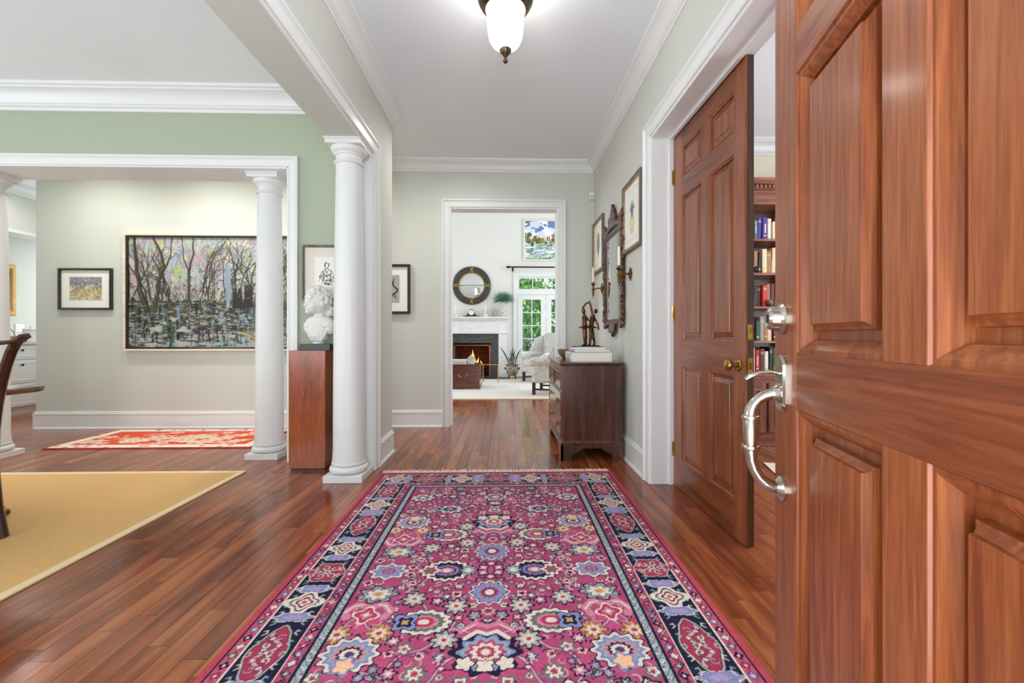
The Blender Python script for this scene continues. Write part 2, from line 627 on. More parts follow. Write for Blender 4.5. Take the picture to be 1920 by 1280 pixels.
wood('front_door_rail', [(102, 48, 23), (128, 65, 35), (150, 84, 47)], 'x', 0.36, 0.15, 2.4, 20, varamt=0.12, fine=0.35, bmp=0.03, spec=0.35)
wood('door_wood', [(98, 46, 18), (130, 66, 30), (156, 86, 44)], 'z', 0.32, 0.3, 1.2, 14, varamt=0.16, fine=0.25)
wood('door_rail', [(90, 42, 17), (122, 61, 28), (148, 81, 41)], 'x', 0.32, 0.3, 1.2, 14, varamt=0.16, fine=0.25)
wood('mahogany', [(42, 20, 12), (70, 36, 22), (98, 54, 34)], 'z', 0.28, 0.4, 1.2, 12)
wood('mahogany_front', [(86, 40, 22), (120, 62, 36), (150, 86, 54)], 'y', 0.22, 0.5, 1.2, 12)
wood('mahogany_h', [(42, 20, 12), (70, 36, 22), (98, 54, 34)], 'y', 0.25, 0.4, 1.2, 12)
wood('cherry', [(112, 48, 20), (148, 70, 34), (172, 92, 50)], 'z', 0.28, 0.4, 1.0, 7, varamt=0.05)
wood('dark_wood', [(22, 12, 8), (40, 22, 15), (58, 34, 24)], 'z', 0.4, 0.2)
wood('chair_wood', [(34, 14, 8), (58, 27, 16), (84, 44, 28)], 'z', 0.25, 0.5)
wood('bookcase_wood', [(84, 40, 24), (124, 68, 44), (150, 92, 64)], 'z', 0.4, 0.2)
wood('bookcase_shelf_wood', [(84, 40, 24), (124, 68, 44), (150, 92, 64)], 'x', 0.4, 0.2)
wood('carved_wood', [(44, 22, 10), (76, 42, 20), (116, 70, 38)], 'z', 0.32, 0.3, 3.0, 5)
wood('gilt_wood', [(120, 96, 60), (160, 134, 92), (196, 172, 128)], 'x', 0.45, 0.1)
wood('taupe_frame', [(84, 74, 62), (112, 100, 86), (136, 124, 108)], 'z', 0.5, 0.0)
wood('pale_frame', [(206, 192, 168), (222, 210, 188), (236, 228, 208)], 'x', 0.5, 0.0)
wood('black_frame', [(26, 20, 16), (38, 30, 24), (54, 44, 36)], 'x', 0.4, 0.2)
metal('brass', (196, 158, 84), 0.25, (150, 112, 52))
metal('old_brass', (150, 112, 52), 0.35, (88, 60, 26))
metal('bronze', (120, 82, 48), 0.38, (58, 38, 24))
metal('bronze_dark', (74, 58, 46), 0.4, (40, 32, 26))
metal('lamp_bronze', (126, 108, 82), 0.35, (78, 64, 48))
metal('nickel', (214, 208, 196), 0.2, (190, 184, 170))
metal('mirror_glass', (236, 238, 238), 0.015, (236, 238, 238))
metal('black_iron', (46, 44, 42), 0.5)
paint('mat_board', (244, 242, 236), 0.8, 0.01)
paint('mat_linen', (222, 216, 204), 0.8, 0.01)
attr_mat('canvas_paint', 0.5, 0.1, 0.4, 180)
attr_mat('wool_pile', 0.95, 0.55, 0.1, 700)
paint('plaster', (224, 224, 221), 0.6, 0.02, 20)
paint('black_stone', (18, 18, 20), 0.3, 0.2, 20)
paint('candle_wax', (244, 238, 220), 0.4, 0.02)
paint('plastic_white', (238, 238, 234), 0.35, 0.01)
paint('paper', (238, 234, 224), 0.8, 0.03, 60)
paint('book_white', (236, 236, 236), 0.4, 0.02)
paint('book_grey', (120, 120, 126), 0.4, 0.05)
paint('book_pale_grey', (176, 178, 184), 0.4, 0.05)
paint('book_black', (34, 32, 34), 0.4, 0.3, 40)

# ------------------------------------------------------------------ the shell
XR, XL, XLD = 1.03, -1.03, -1.276       # hall faces; dining side of the left wall
YB, YB2 = 5.0, 5.16                     # back wall
YD, YD2 = 3.64, 3.95                    # dining / cross hall wall
CZ = 3.06
OZ = 2.47
LY, LZ = 11.0, 5.2                      # living room far wall, its ceiling
S = 'structure'
def wall(name, boxes, mat):
    m = MB()
    for b in boxes: m.box(*b)
    return tag(m.build(name, mat, smooth=0), kind=S)

wall('wall_right', [(XR, 1.235, 3.04, YB, 0, CZ), (XR, 1.235, 1.2, 3.04, 2.46, CZ), (XR, 1.235, -0.3, 1.2, 0, CZ)], 'wall_greige')
wall('wall_left', [(XLD, XL, 3.4, YD2, 0, CZ), (XLD, XL, 0.5, 3.4, OZ, CZ), (XLD, XL, -0.3, 0.5, 0, CZ)], 'wall_greige')
wall('wall_dining', [(-1.8, XLD, YD, YD2, 0, CZ), (-4.68, -1.8, YD, YD2, 2.45, CZ), (-5.6, -4.68, YD, YD2, 0, CZ)], 'wall_sage')
wall('wall_back', [(-5.28, -0.644, YB, YB2, 0, CZ), (-0.644, 0.608, YB, YB2, 2.53, CZ), (0.608, 4.4, YB, YB2, 0, CZ)], 'wall_greige')
wall('wall_front', [(-1.276, -0.62, -0.42, -0.3, 0, CZ), (-0.62, 0.45, -0.42, -0.3, 2.5, CZ), (0.45, 4.4, -0.42, -0.3, 0, CZ), (-5.6, -4.6, -0.42, -0.3, 0, CZ), (-2.0, -1.276, -0.42, -0.3, 0, CZ), (-4.6, -2.0, -0.42, -0.3, 0, 0.6), (-4.6, -2.0, -0.42, -0.3, 2.6, CZ)], 'wall_greige')
wall('wall_dining_side', [(-5.72, -5.6, -0.42, 0.4, 0, CZ), (-5.72, -5.6, 2.8, YD2, 0, CZ), (-5.72, -5.6, 0.4, 2.8, 0, 0.6), (-5.72, -5.6, 0.4, 2.8, 2.6, CZ)], 'wall_sage')
wall('wall_library_back', [(1.235, 4.4, 4.42, 4.55, 0, CZ)], 'wall_cream')
wall('wall_library_side', [(4.3, 4.42, -0.42, 0.8, 0, CZ), (4.3, 4.42, 3.2, 4.55, 0, CZ), (4.3, 4.42, 0.8, 3.2, 0, 0.6), (4.3, 4.42, 0.8, 3.2, 2.6, CZ)], 'wall_cream')
wall('wall_kitchen_side', [(-6.72, -6.5, 4.6, 7.9, 2.453, CZ), (-6.72, -6.5, YD2, 4.6, 0, CZ), (-7.24, -7.12, 4.4, 7.9, 0, CZ), (-7.12, -6.5, 4.5, 4.6, 0, 2.453)], 'wall_greige')
wall('wall_kitchen_back', [(-7.24, -7.0, 7.6, 7.72, 0, CZ), (-5.6, -4.5, 7.6, 7.72, 0, CZ), (-7.0, -5.6, 7.6, 7.72, 0, 1.1), (-7.0, -5.6, 7.6, 7.72, 2.6, CZ), (-5.28, -5.16, YB2, 7.6, 0, CZ)], 'wall_greige')
# living room: tall shell with window openings at both sides
wall('wall_living_near', [(-4.6, 4.1, 5.1, YB2, CZ, LZ)], 'wall_living')
wall('wall_living_far', [(-4.6, -1.3, LY, LY + 0.15, 0, LZ), (-1.3, -0.38, LY, LY + 0.15, 0.85, LZ), (-0.38, 0.3, LY, LY + 0.15, 0, LZ), (0.3, 1.78, LY, LY + 0.15, 2.56, LZ), (1.78, 4.1, LY, LY + 0.15, 0, LZ)], 'wall_living')
wall('wall_living_left', [(-4.72, -4.6, YB2, 6.4, 0, LZ), (-4.72, -4.6, 10.0, LY + 0.15, 0, LZ), (-4.72, -4.6, 6.4, 10.0, 0, 0.8), (-4.72, -4.6, 6.4, 10.0, 4.4, LZ)], 'wall_living')
wall('wall_living_right', [(4.1, 4.22, YB2, 6.2, 0, LZ), (4.1, 4.22, 10.2, LY + 0.15, 0, LZ), (4.1, 4.22, 6.2, 10.2, 0, 0.5), (4.1, 4.22, 6.2, 10.2, 4.3, LZ)], 'wall_living')
wall('ceiling', [(-7.3, 4.42, -0.42, YB2, CZ, CZ + 0.1), (-7.3, -5.16, YB2, 7.72, CZ, CZ + 0.1)], 'ceiling_white')
wall('ceiling_living', [(-4.72, 4.22, 5.1, LY + 0.15, LZ, LZ + 0.1)], 'ceiling_white')

# crowns, casings, baseboards, jamb liners
crown('trim_1', (XL, -0.3, CZ), (XL, YD2, CZ), (1, 0, 0))
crown('trim_2', (XR, -0.3, CZ), (XR, YB, CZ), (-1, 0, 0))
crown('trim_3', (-5.28, YB, CZ), (XR, YB, CZ), (0, -1, 0))
crown('trim_4', (-5.6, YD, CZ), (XLD, YD, CZ), (0, -1, 0), 1.4)
crown('trim_5', (1.235, 4.42, CZ), (4.3, 4.42, CZ), (0, -1, 0), 1.15)
crown('trim_6', (-6.5, YD2, CZ), (-6.5, 7.6, CZ), (1, 0, 0), 1.1)
casing('trim_7', (XL, 0.5, 0), (0, 1, 0), (1, 0, 0), 2.9, OZ)
casing('trim_8', (XR, 1.2, 0), (0, 1, 0), (-1, 0, 0), 1.84, 2.46)
casing('trim_9', (-0.644, YB, 0), (1, 0, 0), (0, -1, 0), 1.252, 2.53, sc=0.9)
casing('trim_10', (-4.68, YD, 0), (1, 0, 0), (0, -1, 0), 2.88, 2.45, sc=0.82)
def liner(name, boxes):
    m = MB()
    for b in boxes: m.box(*b)
    return tag(m.build(name, 'trim_white', bevel=0.003, smooth=20), kind=S)
tag(MB().box(XLD, XL - 0.012, 0.5, 3.386, OZ - 0.003, OZ + 0.001).build('trim_17', 'soffit_grey', smooth=0), kind=S)
liner('trim_11', [(XL - 0.012, XL + 0.004, 0.5, 3.386, OZ - 0.012, OZ + 0.002), (XLD - 0.004, XL + 0.004, 3.385, 3.402, 0, OZ)])
liner('trim_12', [(XR - 0.004, 1.239, 3.022, 3.042, 0, 2.46), (XR - 0.004, 1.239, 1.2, 3.022, 2.44, 2.462), (1.15, 1.176, 3.008, 3.024, 0, 2.44), (1.15, 1.176, 1.2, 3.01, 2.424, 2.442)])
liner('trim_13', [(-0.648, -0.628, YB - 0.004, YB2, 0, 2.53), (0.592, 0.612, YB - 0.004, YB2, 0, 2.53), (-0.63, 0.594, YB - 0.004, YB2, 2.512, 2.532)])
liner('trim_14', [(-4.68, -1.8, YD - 0.004, YD2 + 0.004, 2.436, 2.452), (-1.816, -1.798, YD - 0.004, YD2 + 0.004, 0, 2.45), (-6.75, -6.49, 4.6, 7.6, 2.41, 2.453)])
baseboard('baseboard_left', (XL, 3.5, 0), (XL, YD2, 0), (1, 0, 0))
baseboard('baseboard_right', (XR, 3.138, 0), (XR, YB, 0), (-1, 0, 0))
baseboard('baseboard_back', (-5.28, YB, 0), (-0.732, YB, 0), (0, -1, 0))
baseboard('baseboard_back_right', (0.696, YB, 0), (XR, YB, 0), (0, -1, 0))
baseboard('baseboard_back_end', (-5.28, YB - 0.02, 0), (-5.28, YB2, 0), (-1, 0, 0))
baseboard('baseboard_dining', (-1.72, YD, 0), (XLD, YD, 0), (0, -1, 0))
baseboard('baseboard_living', (0.06, LY, 0), (0.2, LY, 0), (0, -1, 0))

# ------------------------------------------------------------------ floor of separate planks
floor = tag(MB().box(-7.3, 4.42, -0.42, LY + 0.15, -0.12, -0.005).build('floor', 'joint_dark', smooth=0), kind=S)
PW, PT = 0.082, 0.014
unit = MB().box(-0.5, 0.5, -0.5, 0.5, -1, 0).mesh('plank', smooth=0)
unit.materials.append(MATS['floor_plank'])
def cam_px(x, y, z):
    th = R(1.5)
    d = x * math.sin(th) + y * math.cos(th)
    if d < 0.25: return None
    r = x * math.cos(th) - y * math.sin(th)
    return (969 + F_PX * r / d, 629 - F_PX * (z - 1.05) / d)
planks = []
pr = random.Random(5)
x = -7.28
while x < 4.4:
    y = -0.4 - pr.random() * 1.2
    while y < LY + 0.1:
        L = pr.choice([0.45, 0.6, 0.75, 0.9, 1.05, 1.2, 1.5])
        y0, y1 = max(y, -0.4), min(y + L, LY + 0.12)
        if y1 - y0 > 0.03:
            planks.append((x + PW / 2, (y0 + y1) / 2, y1 - y0))
        y += L
    x += PW
def seen_size(p):
    px, py, L = p
    c = cam_px(px, py, 0)
    if c is None or not (-40 < c[0] < 1960) or not (600 < c[1] < 1330): return 0
    if -0.93 < px < 0.79 and 0.5 < py < 3.3: return 0
    if -5.0 < px < -2.0 and 0.4 < py < 3.38: return 0
    if -4.25 < px < -2.3 and 4.15 < py < 4.9: return 0
    if py > 5.1 and not -0.9 < px < 0.9: return 0
    if px > 1.2 and c[0] > 1460: return 0
    if px > 1.24 and py > 4.1: return 0
    if -1.3 < px < -1.03 and py > 3.4: return 0
    d = math.hypot(px, py)
    return L * PW / d ** 3
planks.sort(key=seen_size, reverse=True)
near = MB()
for i, (px, py, L) in enumerate(planks):
    if i < 300 and seen_size(planks[i]) > 0:
        o = bpy.data.objects.new('plank', unit)
        COL.objects.link(o)
        o.parent = floor
        o.location = (px, py, 0.0)
        o.scale = (PW - 0.0016, L - 0.0016, PT)
        o.rotation_euler = (pr.uniform(-0.0006, 0.0006), pr.uniform(-0.002, 0.002), 0)
    else:
        near.box(px - PW / 2 + 0.0008, px + PW / 2 - 0.0008, py - L / 2 + 0.0008, py + L / 2 - 0.0008, -PT, 0)
tag(near.build('planks', 'floor_planks_far', floor, smooth=0), kind='stuff')

# ------------------------------------------------------------------ columns
def column(name, label, cx, cyy, h, group):
    t = thing(name, label, 'column', (cx, cyy, 0), group=group)
    MB().box(-0.138, 0.138, -0.138, 0.138, 0, 0.05).build('plinth', 'column_white', t, bevel=0.003, local=True)
    tor = [(0.10, 0.05)] + [(0.104 + 0.033 * math.sin(a), 0.078 - 0.028 * math.cos(a)) for a in [i * math.pi / 10 for i in range(11)]] + [(0.118, 0.108), (0.122, 0.114), (0.122, 0.122), (0.114, 0.13), (0.10, 0.14)]
    MB().lathe(tor, seg=48).build('base_torus', 'column_white', t, local=True)
    sh = []
    for i in range(25):
        k = i / 24
        sh.append((0.112 - 0.02 * k ** 1.8, 0.128 + (h - 0.165 - 0.128) * k))
    sh[0] = (0.118, 0.126)
    MB().lathe(sh, seg=48).build('shaft', 'column_white', t, local=True)
    z = h - 0.165
    ca = [(0.088, z), (0.1, z), (0.106, z + 0.006), (0.106, z + 0.014), (0.1, z + 0.02), (0.091, z + 0.022), (0.091, z + 0.062), (0.098, z + 0.064), (0.102, z + 0.07), (0.102, z + 0.076), (0.11, z + 0.08), (0.122, z + 0.094), (0.128, z + 0.11), (0.126, z + 0.12), (0.10, z + 0.124)]
    MB().lathe(ca, seg=48).build('capital', 'column_white', t, local=True)
    MB().box(-0.128, 0.128, -0.128, 0.128, h - 0.044, h - 0.014).box(-0.136, 0.136, -0.136, 0.136, h - 0.014, h).build('abacus', 'column_white', t, bevel=0.002, local=True)
    return t
G = 'white round columns'
column('column', 'large white round column standing beside the wooden pedestal with the bust', -1.16, 3.237, OZ, G)
column('column', 'white round column in front of the right end of the large forest painting', -2.06, 3.83, 2.436, G)
column('column', 'white round column cut off by the left edge of the photo', -4.42, 3.83, 2.436, G)

# ------------------------------------------------------------------ panelled doors
def rect_loop(x0, x1, z0, z1, u, y):
    return [(x0 + u, y, z0 + u), (x1 - u, y, z0 + u), (x1 - u, y, z1 - u), (x0 + u, y, z1 - u)]
def raised_panel(x0, x1, z0, z1, t, prof):
    """two-sided raised panel set in a frame of thickness t (front at y=0, back at y=t); prof = [(inset, depth)]"""
    m = MB()
    fr = [rect_loop(x0, x1, z0, z1, u, d) for u, d in prof]
    bk = [rect_loop(x0, x1, z0, z1, u, t - d) for u, d in prof]
    m.loops(fr[::-1] + bk, True, True)
    return m
STICK = [(0.0, 0.001), (0.003, 0.005), (0.009, 0.007), (0.011, 0.014), (0.013, 0.019), (0.022, 0.02), (0.024, 0.017), (0.05, 0.008), (0.052, 0.004), (0.054, 0.004)]
def panel_door(t, xs, zs, h, wid, th, wm, rm, prof):
    """xs = [(x0,x1)] panel columns, zs = [(z0,z1)] panel rows; local frame: x along the door, y into it"""
    cols = [0] + [v for p in xs for v in p] + [wid]
    for i in range(0, len(cols), 2):
        nm = 'stile' if i in (0, len(cols) - 2) else 'mullion'
        if nm == 'stile':
            MB().box(cols[i], cols[i + 1], 0, th, 0, h).build('stile', wm, t, bevel=0.0012, local=True)
        else:
            for z0, z1 in zs:
                MB().box(cols[i], cols[i + 1], 0, th, z0, z1).build('mullion', wm, t, bevel=0.0008, local=True)
    rows = [0] + [v for p in zs for v in p] + [h]
    for i in range(0, len(rows), 2):
        MB().box(cols[1], cols[-2], 0, th, rows[i], rows[i + 1]).build('rail', rm, t, bevel=0.0008, local=True)
    for x0, x1 in xs:
        for z0, z1 in zs:
            raised_panel(x0, x1, z0, z1, th, prof).build('panel', wm, t, smooth=25, local=True)

# library door leaf: local x runs from its free edge at Y 2.105 to the hinge at Y 3.008, face towards the hall
d2 = thing('door_2', 'closed mahogany leaf of the double library door with brass knob', None, (1.182, 2.105, 0.008), R(90), kind=S)
d2.rotation_euler = (0, 0, R(90))
# rotated +90: local x -> +Y, local y -> -X ; the hall face must be at local y = th
th2 = 0.046
d2.location = (1.182 + th2, 2.105, 0.008)
ZS2 = [(0.205, 0.832), (1.01, 1.98), (2.095, 2.308)]
panel_door(d2, [(0.105, 0.375), (0.475, 0.77)], ZS2, 2.428, 0.9, th2, 'door_wood', 'door_rail', STICK)
MB().box(-0.004, 0.0, 0.002, 0.03, 0, 2.428).build('edge_strip', 'mahogany', d2, local=True)
MB().tube([(-0.001, 0.041, 0.0), (-0.001, 0.041, 2.428)], 0.0035, 8).build('edge_bead', 'bookcase_wood', d2, local=True)
def lathe_at(prof, c, axis='y', seg=28):
    return MB().lathe(prof, c, seg, axis)
kz = 0.892
kn = lathe_at([(0.03, 0.0), (0.032, 0.003), (0.028, 0.008), (0.012, 0.01), (0.01, 0.03), (0.016, 0.036), (0.027, 0.044), (0.03, 0.054), (0.026, 0.062), (0.012, 0.067), (0.001, 0.068)], (0.06, th2, kz)).build('knob', 'brass', d2, local=True)
MB().box(-0.0065, -0.0035, 0.01, 0.036, kz - 0.04, kz + 0.04).build('latch_plate', 'brass', d2, local=True)
MB().box(-0.0065, -0.0035, 0.01, 0.036, kz + 0.13, kz + 0.205).build('deadbolt_plate', 'brass', d2, local=True)
MB().box(-0.012, -0.006, 0.016, 0.03, kz - 0.016, kz + 0.016).build('latch_bolt', 'old_brass', d2, local=True)
for z in (0.25, 1.2, 2.15):
    MB().lathe([(0.007, -0.05), (0.007, 0.05)], (0.905, 0.052, z), 10).build('hinge', 'brass', d2, local=True)

# open front door: local x from the free edge to the hinge, outer face at local y = 0 towards the hall side camera
fd = thing('door_1', 'open mahogany front door with raised panels and nickel handle set', None, (0.568, 0.896, 0.012), 0, kind=S)
ang = math.atan2(-0.9699, -0.2436)
fd.rotation_euler = (0, 0, ang)
# local x -> (-.2436,-.9699); local y -> (.9699,-.2436): away from the camera side, so the seen face is y = 0
BOL = [(0.0, 0.0005), (0.002, 0.004), (0.008, 0.004), (0.014, 0.008), (0.021, 0.016), (0.024, 0.018), (0.025, 0.0265), (0.041, 0.027), (0.042, 0.015), (0.047, 0.013), (0.052, 0.007), (0.053, 0.002), (0.055, 0.002)]
panel_door(fd, [(0.108, 0.372), (0.452, 0.716)], [(0.24, 0.9), (1.005, 1.525), (1.605, 2.31)], 2.43, 0.824, 0.062, 'front_door_wood', 'front_door_rail', BOL)
hs = 0.046
def plate(z0, z1, hw, c, d0, d1, n=28):
    """stadium-shaped plate on the door face, standing out towards -y"""
    out = []
    for i in range(n):
        a = 2 * math.pi * i / n
        zc = (z1 - hw) if math.sin(a) >= 0 else (z0 + hw)
        out.append((c + hw * math.cos(a), zc + hw * math.sin(a)))
    m = MB()
    m.loops([[(x, -d0, z) for x, z in out], [(x, -d1 * 0.6, z) for x, z in out], [(c + (x - c) * 0.82, -d1, (z0 + z1) / 2 + (z - (z0 + z1) / 2) * 0.94) for x, z in out]])
    return m
hp = plate(0.885, 1.0, 0.026, hs, 0, 0.009).build('handle_plate', 'nickel', fd, local=True)
g = []
for i in range(19):
    k = i / 18
    if k < 0.33:
        a = k / 0.33 * math.pi / 2
        g.append((hs, -0.008 - 0.052 * math.sin(a), 0.922 - 0.045 * (1 - math.cos(a))))
    elif k < 0.67:
        kk = (k - 0.33) / 0.34
        g.append((hs, -0.06, 0.877 - 0.075 * kk))
    else:
        a = (k - 0.67) / 0.33 * math.pi / 2
        g.append((hs, -0.008 - 0.052 * math.cos(a), 0.802 - 0.07 * math.sin(a)))
rad = [0.013, 0.012, 0.011, 0.0105, 0.011, 0.0125, 0.0135, 0.0145, 0.015, 0.015, 0.0145, 0.0135, 0.0125, 0.011, 0.0105, 0.011, 0.012, 0.013, 0.013]
gr = MB().tube(g, rad, 14).build('grip', 'nickel', fd, local=True)
for z in (0.872, 0.812):
    MB().lathe([(0.012, -0.006), (0.017, -0.004), (0.018, 0.0), (0.017, 0.004), (0.012, 0.006)], (hs, -0.06, z), 18).build('collar', 'nickel', gr, local=True)
lathe_at([(0.024, 0), (0.024, -0.006), (0.017, -0.012), (0.012, -0.016)], (hs, 0, 0.732)).build('grip_rose', 'nickel', gr, local=True)
lathe_at([(0.02, -0.008), (0.02, -0.012), (0.014, -0.018), (0.013, -0.022)], (hs, 0, 0.922)).build('grip_mount', 'nickel', gr, local=True)
tl = [(hs, -0.008, 0.962), (hs, -0.025, 0.966), (hs, -0.045, 0.964), (hs, -0.062, 0.956), (hs, -0.07, 0.95)]
MB().tube(tl, [0.008, 0.007, 0.008, 0.01, 0.007], 10, sq=(1.2, 0.45)).build('thumb_latch', 'nickel', fd, local=True)
db = lathe_at([(0.031, 0), (0.031, -0.005), (0.027, -0.01), (0.024, -0.012), (0.022, -0.026), (0.017, -0.031), (0.015, -0.03), (0.001, -0.03)], (hs, 0, 1.072)).build('deadbolt', 'nickel', fd, local=True)
MB().box(hs - 0.0015, hs + 0.0015, -0.0312, -0.0295, 1.064, 1.08).build('keyhole', 'black_iron', db, local=True)
MB().box(-0.002, 0.0, 0.014, 0.042, 0.87, 1.02).build('edge_plate', 'brass', fd, local=True)

# ------------------------------------------------------------------ hall rug
CRIM, NAVY, CREAM, LILAC = (178, 76, 114), (34, 34, 58), (222, 208, 194), (134, 140, 182)
SKY, ORNG, PINK, ROSE, GREEN, PURP = (150, 166, 172), (200, 148, 92), (204, 128, 150), (178, 62, 88), (102, 112, 104), (96, 58, 98)
RW, RL = 1.75, 2.77
def hall_rug_canvas():
    g = np.random.default_rng(3)
    hw, hl = RW / 2, RL / 2
    c = Canvas(hw, hl, 0.0036, CRIM)
    U, V = c.U, c.V
    D = np.minimum(U, V)                       # distance to the nearest outer edge
    side = U <= V                              # belongs to the long side
    c.A *= (1 + 0.05 * np.sin(V * 9 + np.sin(V * 23)) + 0.03 * np.sin(U * 17))[..., None]
    # thin vines over the field
    def vine(pts, col=(206, 170, 180), w=0.006):
        p = []
        for i in range(len(pts) - 1):
            (x0, y0), (x1, y1) = pts[i], pts[i + 1]
            for k in range(9):
                t = k / 8
                nx, ny = -(y1 - y0), (x1 - x0)
                b = 0.18 * math.sin(math.pi * t) * (1 if i % 2 else -1)
                p.append((x0 + (x1 - x0) * t + nx * b, y0 + (y1 - y0) * t + ny * b))
        c.line(p, w * 1.9, NAVY, 0.55)
        c.line(p, w, col)
    vine([(0.875, 0.42), (0.74, 0.5), (0.608, 0.706), (0.73, 0.82), (0.875, 0.885)])
    vine([(0.41, 0.52), (0.5, 0.62), (0.608, 0.706), (0.52, 0.8), (0.429, 0.885)])
    vine([(0.429, 0.885), (0.36, 0.98), (0.42, 1.09), (0.497, 0.985), (0.642, 1.04)])
    vine([(0.875, 0.885), (0.75, 1.0), (0.642, 1.04), (0.58, 1.18), (0.681, 1.385)])
    vine([(0.875, 1.218), (0.75, 1.13), (0.66, 0.9), (0.564, 0.81)])
    vine([(0.425, 1.385), (0.36, 1.28), (0.427, 1.207), (0.52, 1.3), (0.58, 1.385)])
    vine([(0.875, 0.517), (0.8, 0.64), (0.72, 0.6), (0.62, 0.56), (0.41, 0.42)])
    # small scattered blossoms
    small = [(NAVY, CREAM, LILAC), (NAVY, SKY, CREAM), (CREAM, ROSE, NAVY), (NAVY, PINK, CREAM), (GREEN, CREAM, ROSE), (NAVY, LILAC, ORNG)]
    big = [(0.875, 0.517, .075), (0.875, 0.885, .12), (0.875, 1.218, .085), (0.681, 1.385, .12), (0.425, 1.385, .085), (0.642, 1.04, .1), (0.427, 1.207, .08), (0.42, 1.09, .09), (0.353, 0.98, .05), (0.497, 0.985, .05), (0.429, 0.885, .1), (0.41, 0.52, .075), (0.608, 0.706, .075), (0.75, 1.13, .05), (0.58, 1.18, .05), (0.73, 0.945, .05)]
    placed = []
    for _ in range(2600):
        u, v = g.uniform(0.35, hw), g.uniform(0.35, hl)
        r = g.choice([0.012, 0.016, 0.022, 0.028])
        if any(math.hypot(u - a, v - b) < k + r for a, b, k in big): continue
        if any(math.hypot(u - a, v - b) < k + r + 0.006 for a, b, k in placed): continue
        placed.append((u, v, r))
        p = small[g.integers(len(small))]
        c.ros((u, v), r, [(1.2, p[0]), (0.82, p[1]), (0.42, p[2])], int(g.integers(4, 8)), 0.22, g.uniform(0, 6))
        if len(placed) > 150: break
    for _ in range(420):
        u, v = g.uniform(0.34, hw), g.uniform(0.34, hl)
        a, rr = g.uniform(0, 6.28), g.uniform(0.01, 0.022)
        sp = [(u + rr * (1 - k / 14) * math.cos(a + k * 0.5), v + rr * (1 - k / 14) * math.sin(a + k * 0.5)) for k in range(int(g.integers(4, 10)))]
        c.line(sp, 0.0042, [(206, 170, 176), NAVY, (150, 96, 120), (120, 120, 140), CREAM, (96, 50, 80)][g.integers(6)], 0.85)
    # main blossoms
    c.ros((0.875, 0.517), 0.062, [(1.12, NAVY), (1.0, CREAM), (0.8, LILAC), (0.6, NAVY), (0.48, PINK), (0.28, CREAM)], 9, 0.14, sx=1.15, sy=0.85)
    for s2 in (-1, 1):
        c.ros((0.875 + s2 * 0.1, 0.56), 0.04, [(1.1, NAVY), (0.95, PINK), (0.55, CRIM), (0.3, CREAM)], 3, 0.3, 1.2 * s2)
    c.ros((0.875, 0.885), 0.098, [(1.1, NAVY), (0.86, LILAC), (0.74, SKY), (0.62, CRIM), (0.46, CREAM), (0.3, ROSE), (0.16, CREAM)], 10, 0.12, sx=1.05, sy=0.9)
    for da in (-0.62, 0.62, 0.0):
        c.ros((0.875 + 0.075 * math.sin(da * 1.7), 0.885 - 0.06 * math.cos(da)), 0.026, [(1.2, NAVY), (1.0, CREAM)], 5, 0.2)
    c.line([(0.80, 0.95), (0.84, 0.985), (0.875, 0.97)], 0.018, CREAM)
    c.line([(0.78, 0.985), (0.83, 1.03), (0.875, 1.01)], 0.02, PINK)
    c.line([(0.79, 0.99), (0.83, 1.02)], 0.006, CREAM)
    c.ros((0.875, 1.218), 0.068, [(1.14, CREAM), (1.02, NAVY), (0.95, LILAC), (0.55, ROSE), (0.42, PURP), (0.28, CREAM)], 12, 0.1)
    c.ros((0.681, 1.385), 0.098, [(1.12, NAVY), (1.03, CREAM), (0.84, NAVY), (0.62, PURP), (0.5, LILAC), (0.4, NAVY), (0.3, PINK), (0.16, CREAM)], 16, 0.07, sx=1.05, sy=0.8)
    c.ros((0.605, 1.385), 0.04, [(1.0, CREAM), (0.7, ROSE), (0.45, GREEN)], 6, 0.2)
    c.ros((0.775, 1.385), 0.03, [(1.15, NAVY), (1.0, SKY), (0.5, CREAM)], 8, 0.2)
    c.ros((0.425, 1.385), 0.068, [(1.14, NAVY), (1.05, CREAM), (0.86, LILAC), (0.5, SKY), (0.42, ROSE), (0.24, LILAC), (0.13, ROSE)], 8, 0.14, sx=1.1, sy=0.85)
    c.ros((0.642, 1.04), 0.082, [(1.1, NAVY), (1.03, CREAM), (0.8, GREEN), (0.58, PINK), (0.42, ROSE), (0.22, CREAM)], 14, 0.07, sx=1.15, sy=0.78)
    c.ros((0.575, 1.04), 0.044, [(1.1, NAVY), (0.98, LILAC), (0.62, NAVY), (0.3, ORNG)], 4, 0.25, math.pi)
    c.ros((0.427, 1.215), 0.055, [(1.15, NAVY), (1.0, SKY), (0.8, GREEN), (0.66, CREAM), (0.3, ORNG)], 7, 0.2, sx=1.2, sy=0.85)
    for s2 in (-1, 1):
        c.line([(0.42, 1.13), (0.42 + s2 * 0.05, 1.15), (0.42 + s2 * 0.085, 1.11), (0.42 + s2 * 0.07, 1.07)], 0.03, PINK)
        c.line([(0.42 + s2 * 0.03, 1.148), (0.42 + s2 * 0.06, 1.14), (0.42 + s2 * 0.085, 1.1)], 0.008, CREAM)
    c.ros((0.42, 1.085), 0.04, [(1.1, CREAM), (0.9, ROSE), (0.5, PINK), (0.25, CREAM)], 4, 0.22, 0.5)
    for p in ((0.353, 0.98), (0.497, 0.985)):
        c.ros(p, 0.038, [(1.15, NAVY), (1.02, ORNG), (0.6, CREAM), (0.3, ROSE)], 8, 0.26)
    c.ros((0.429, 0.885), 0.085, [(1.1, NAVY), (1.02, CREAM), (0.86, LILAC), (0.7, SKY), (0.58, PINK), (0.46, NAVY), (0.34, CREAM), (0.18, PURP)], 12, 0.1, sx=1.05, sy=0.88)
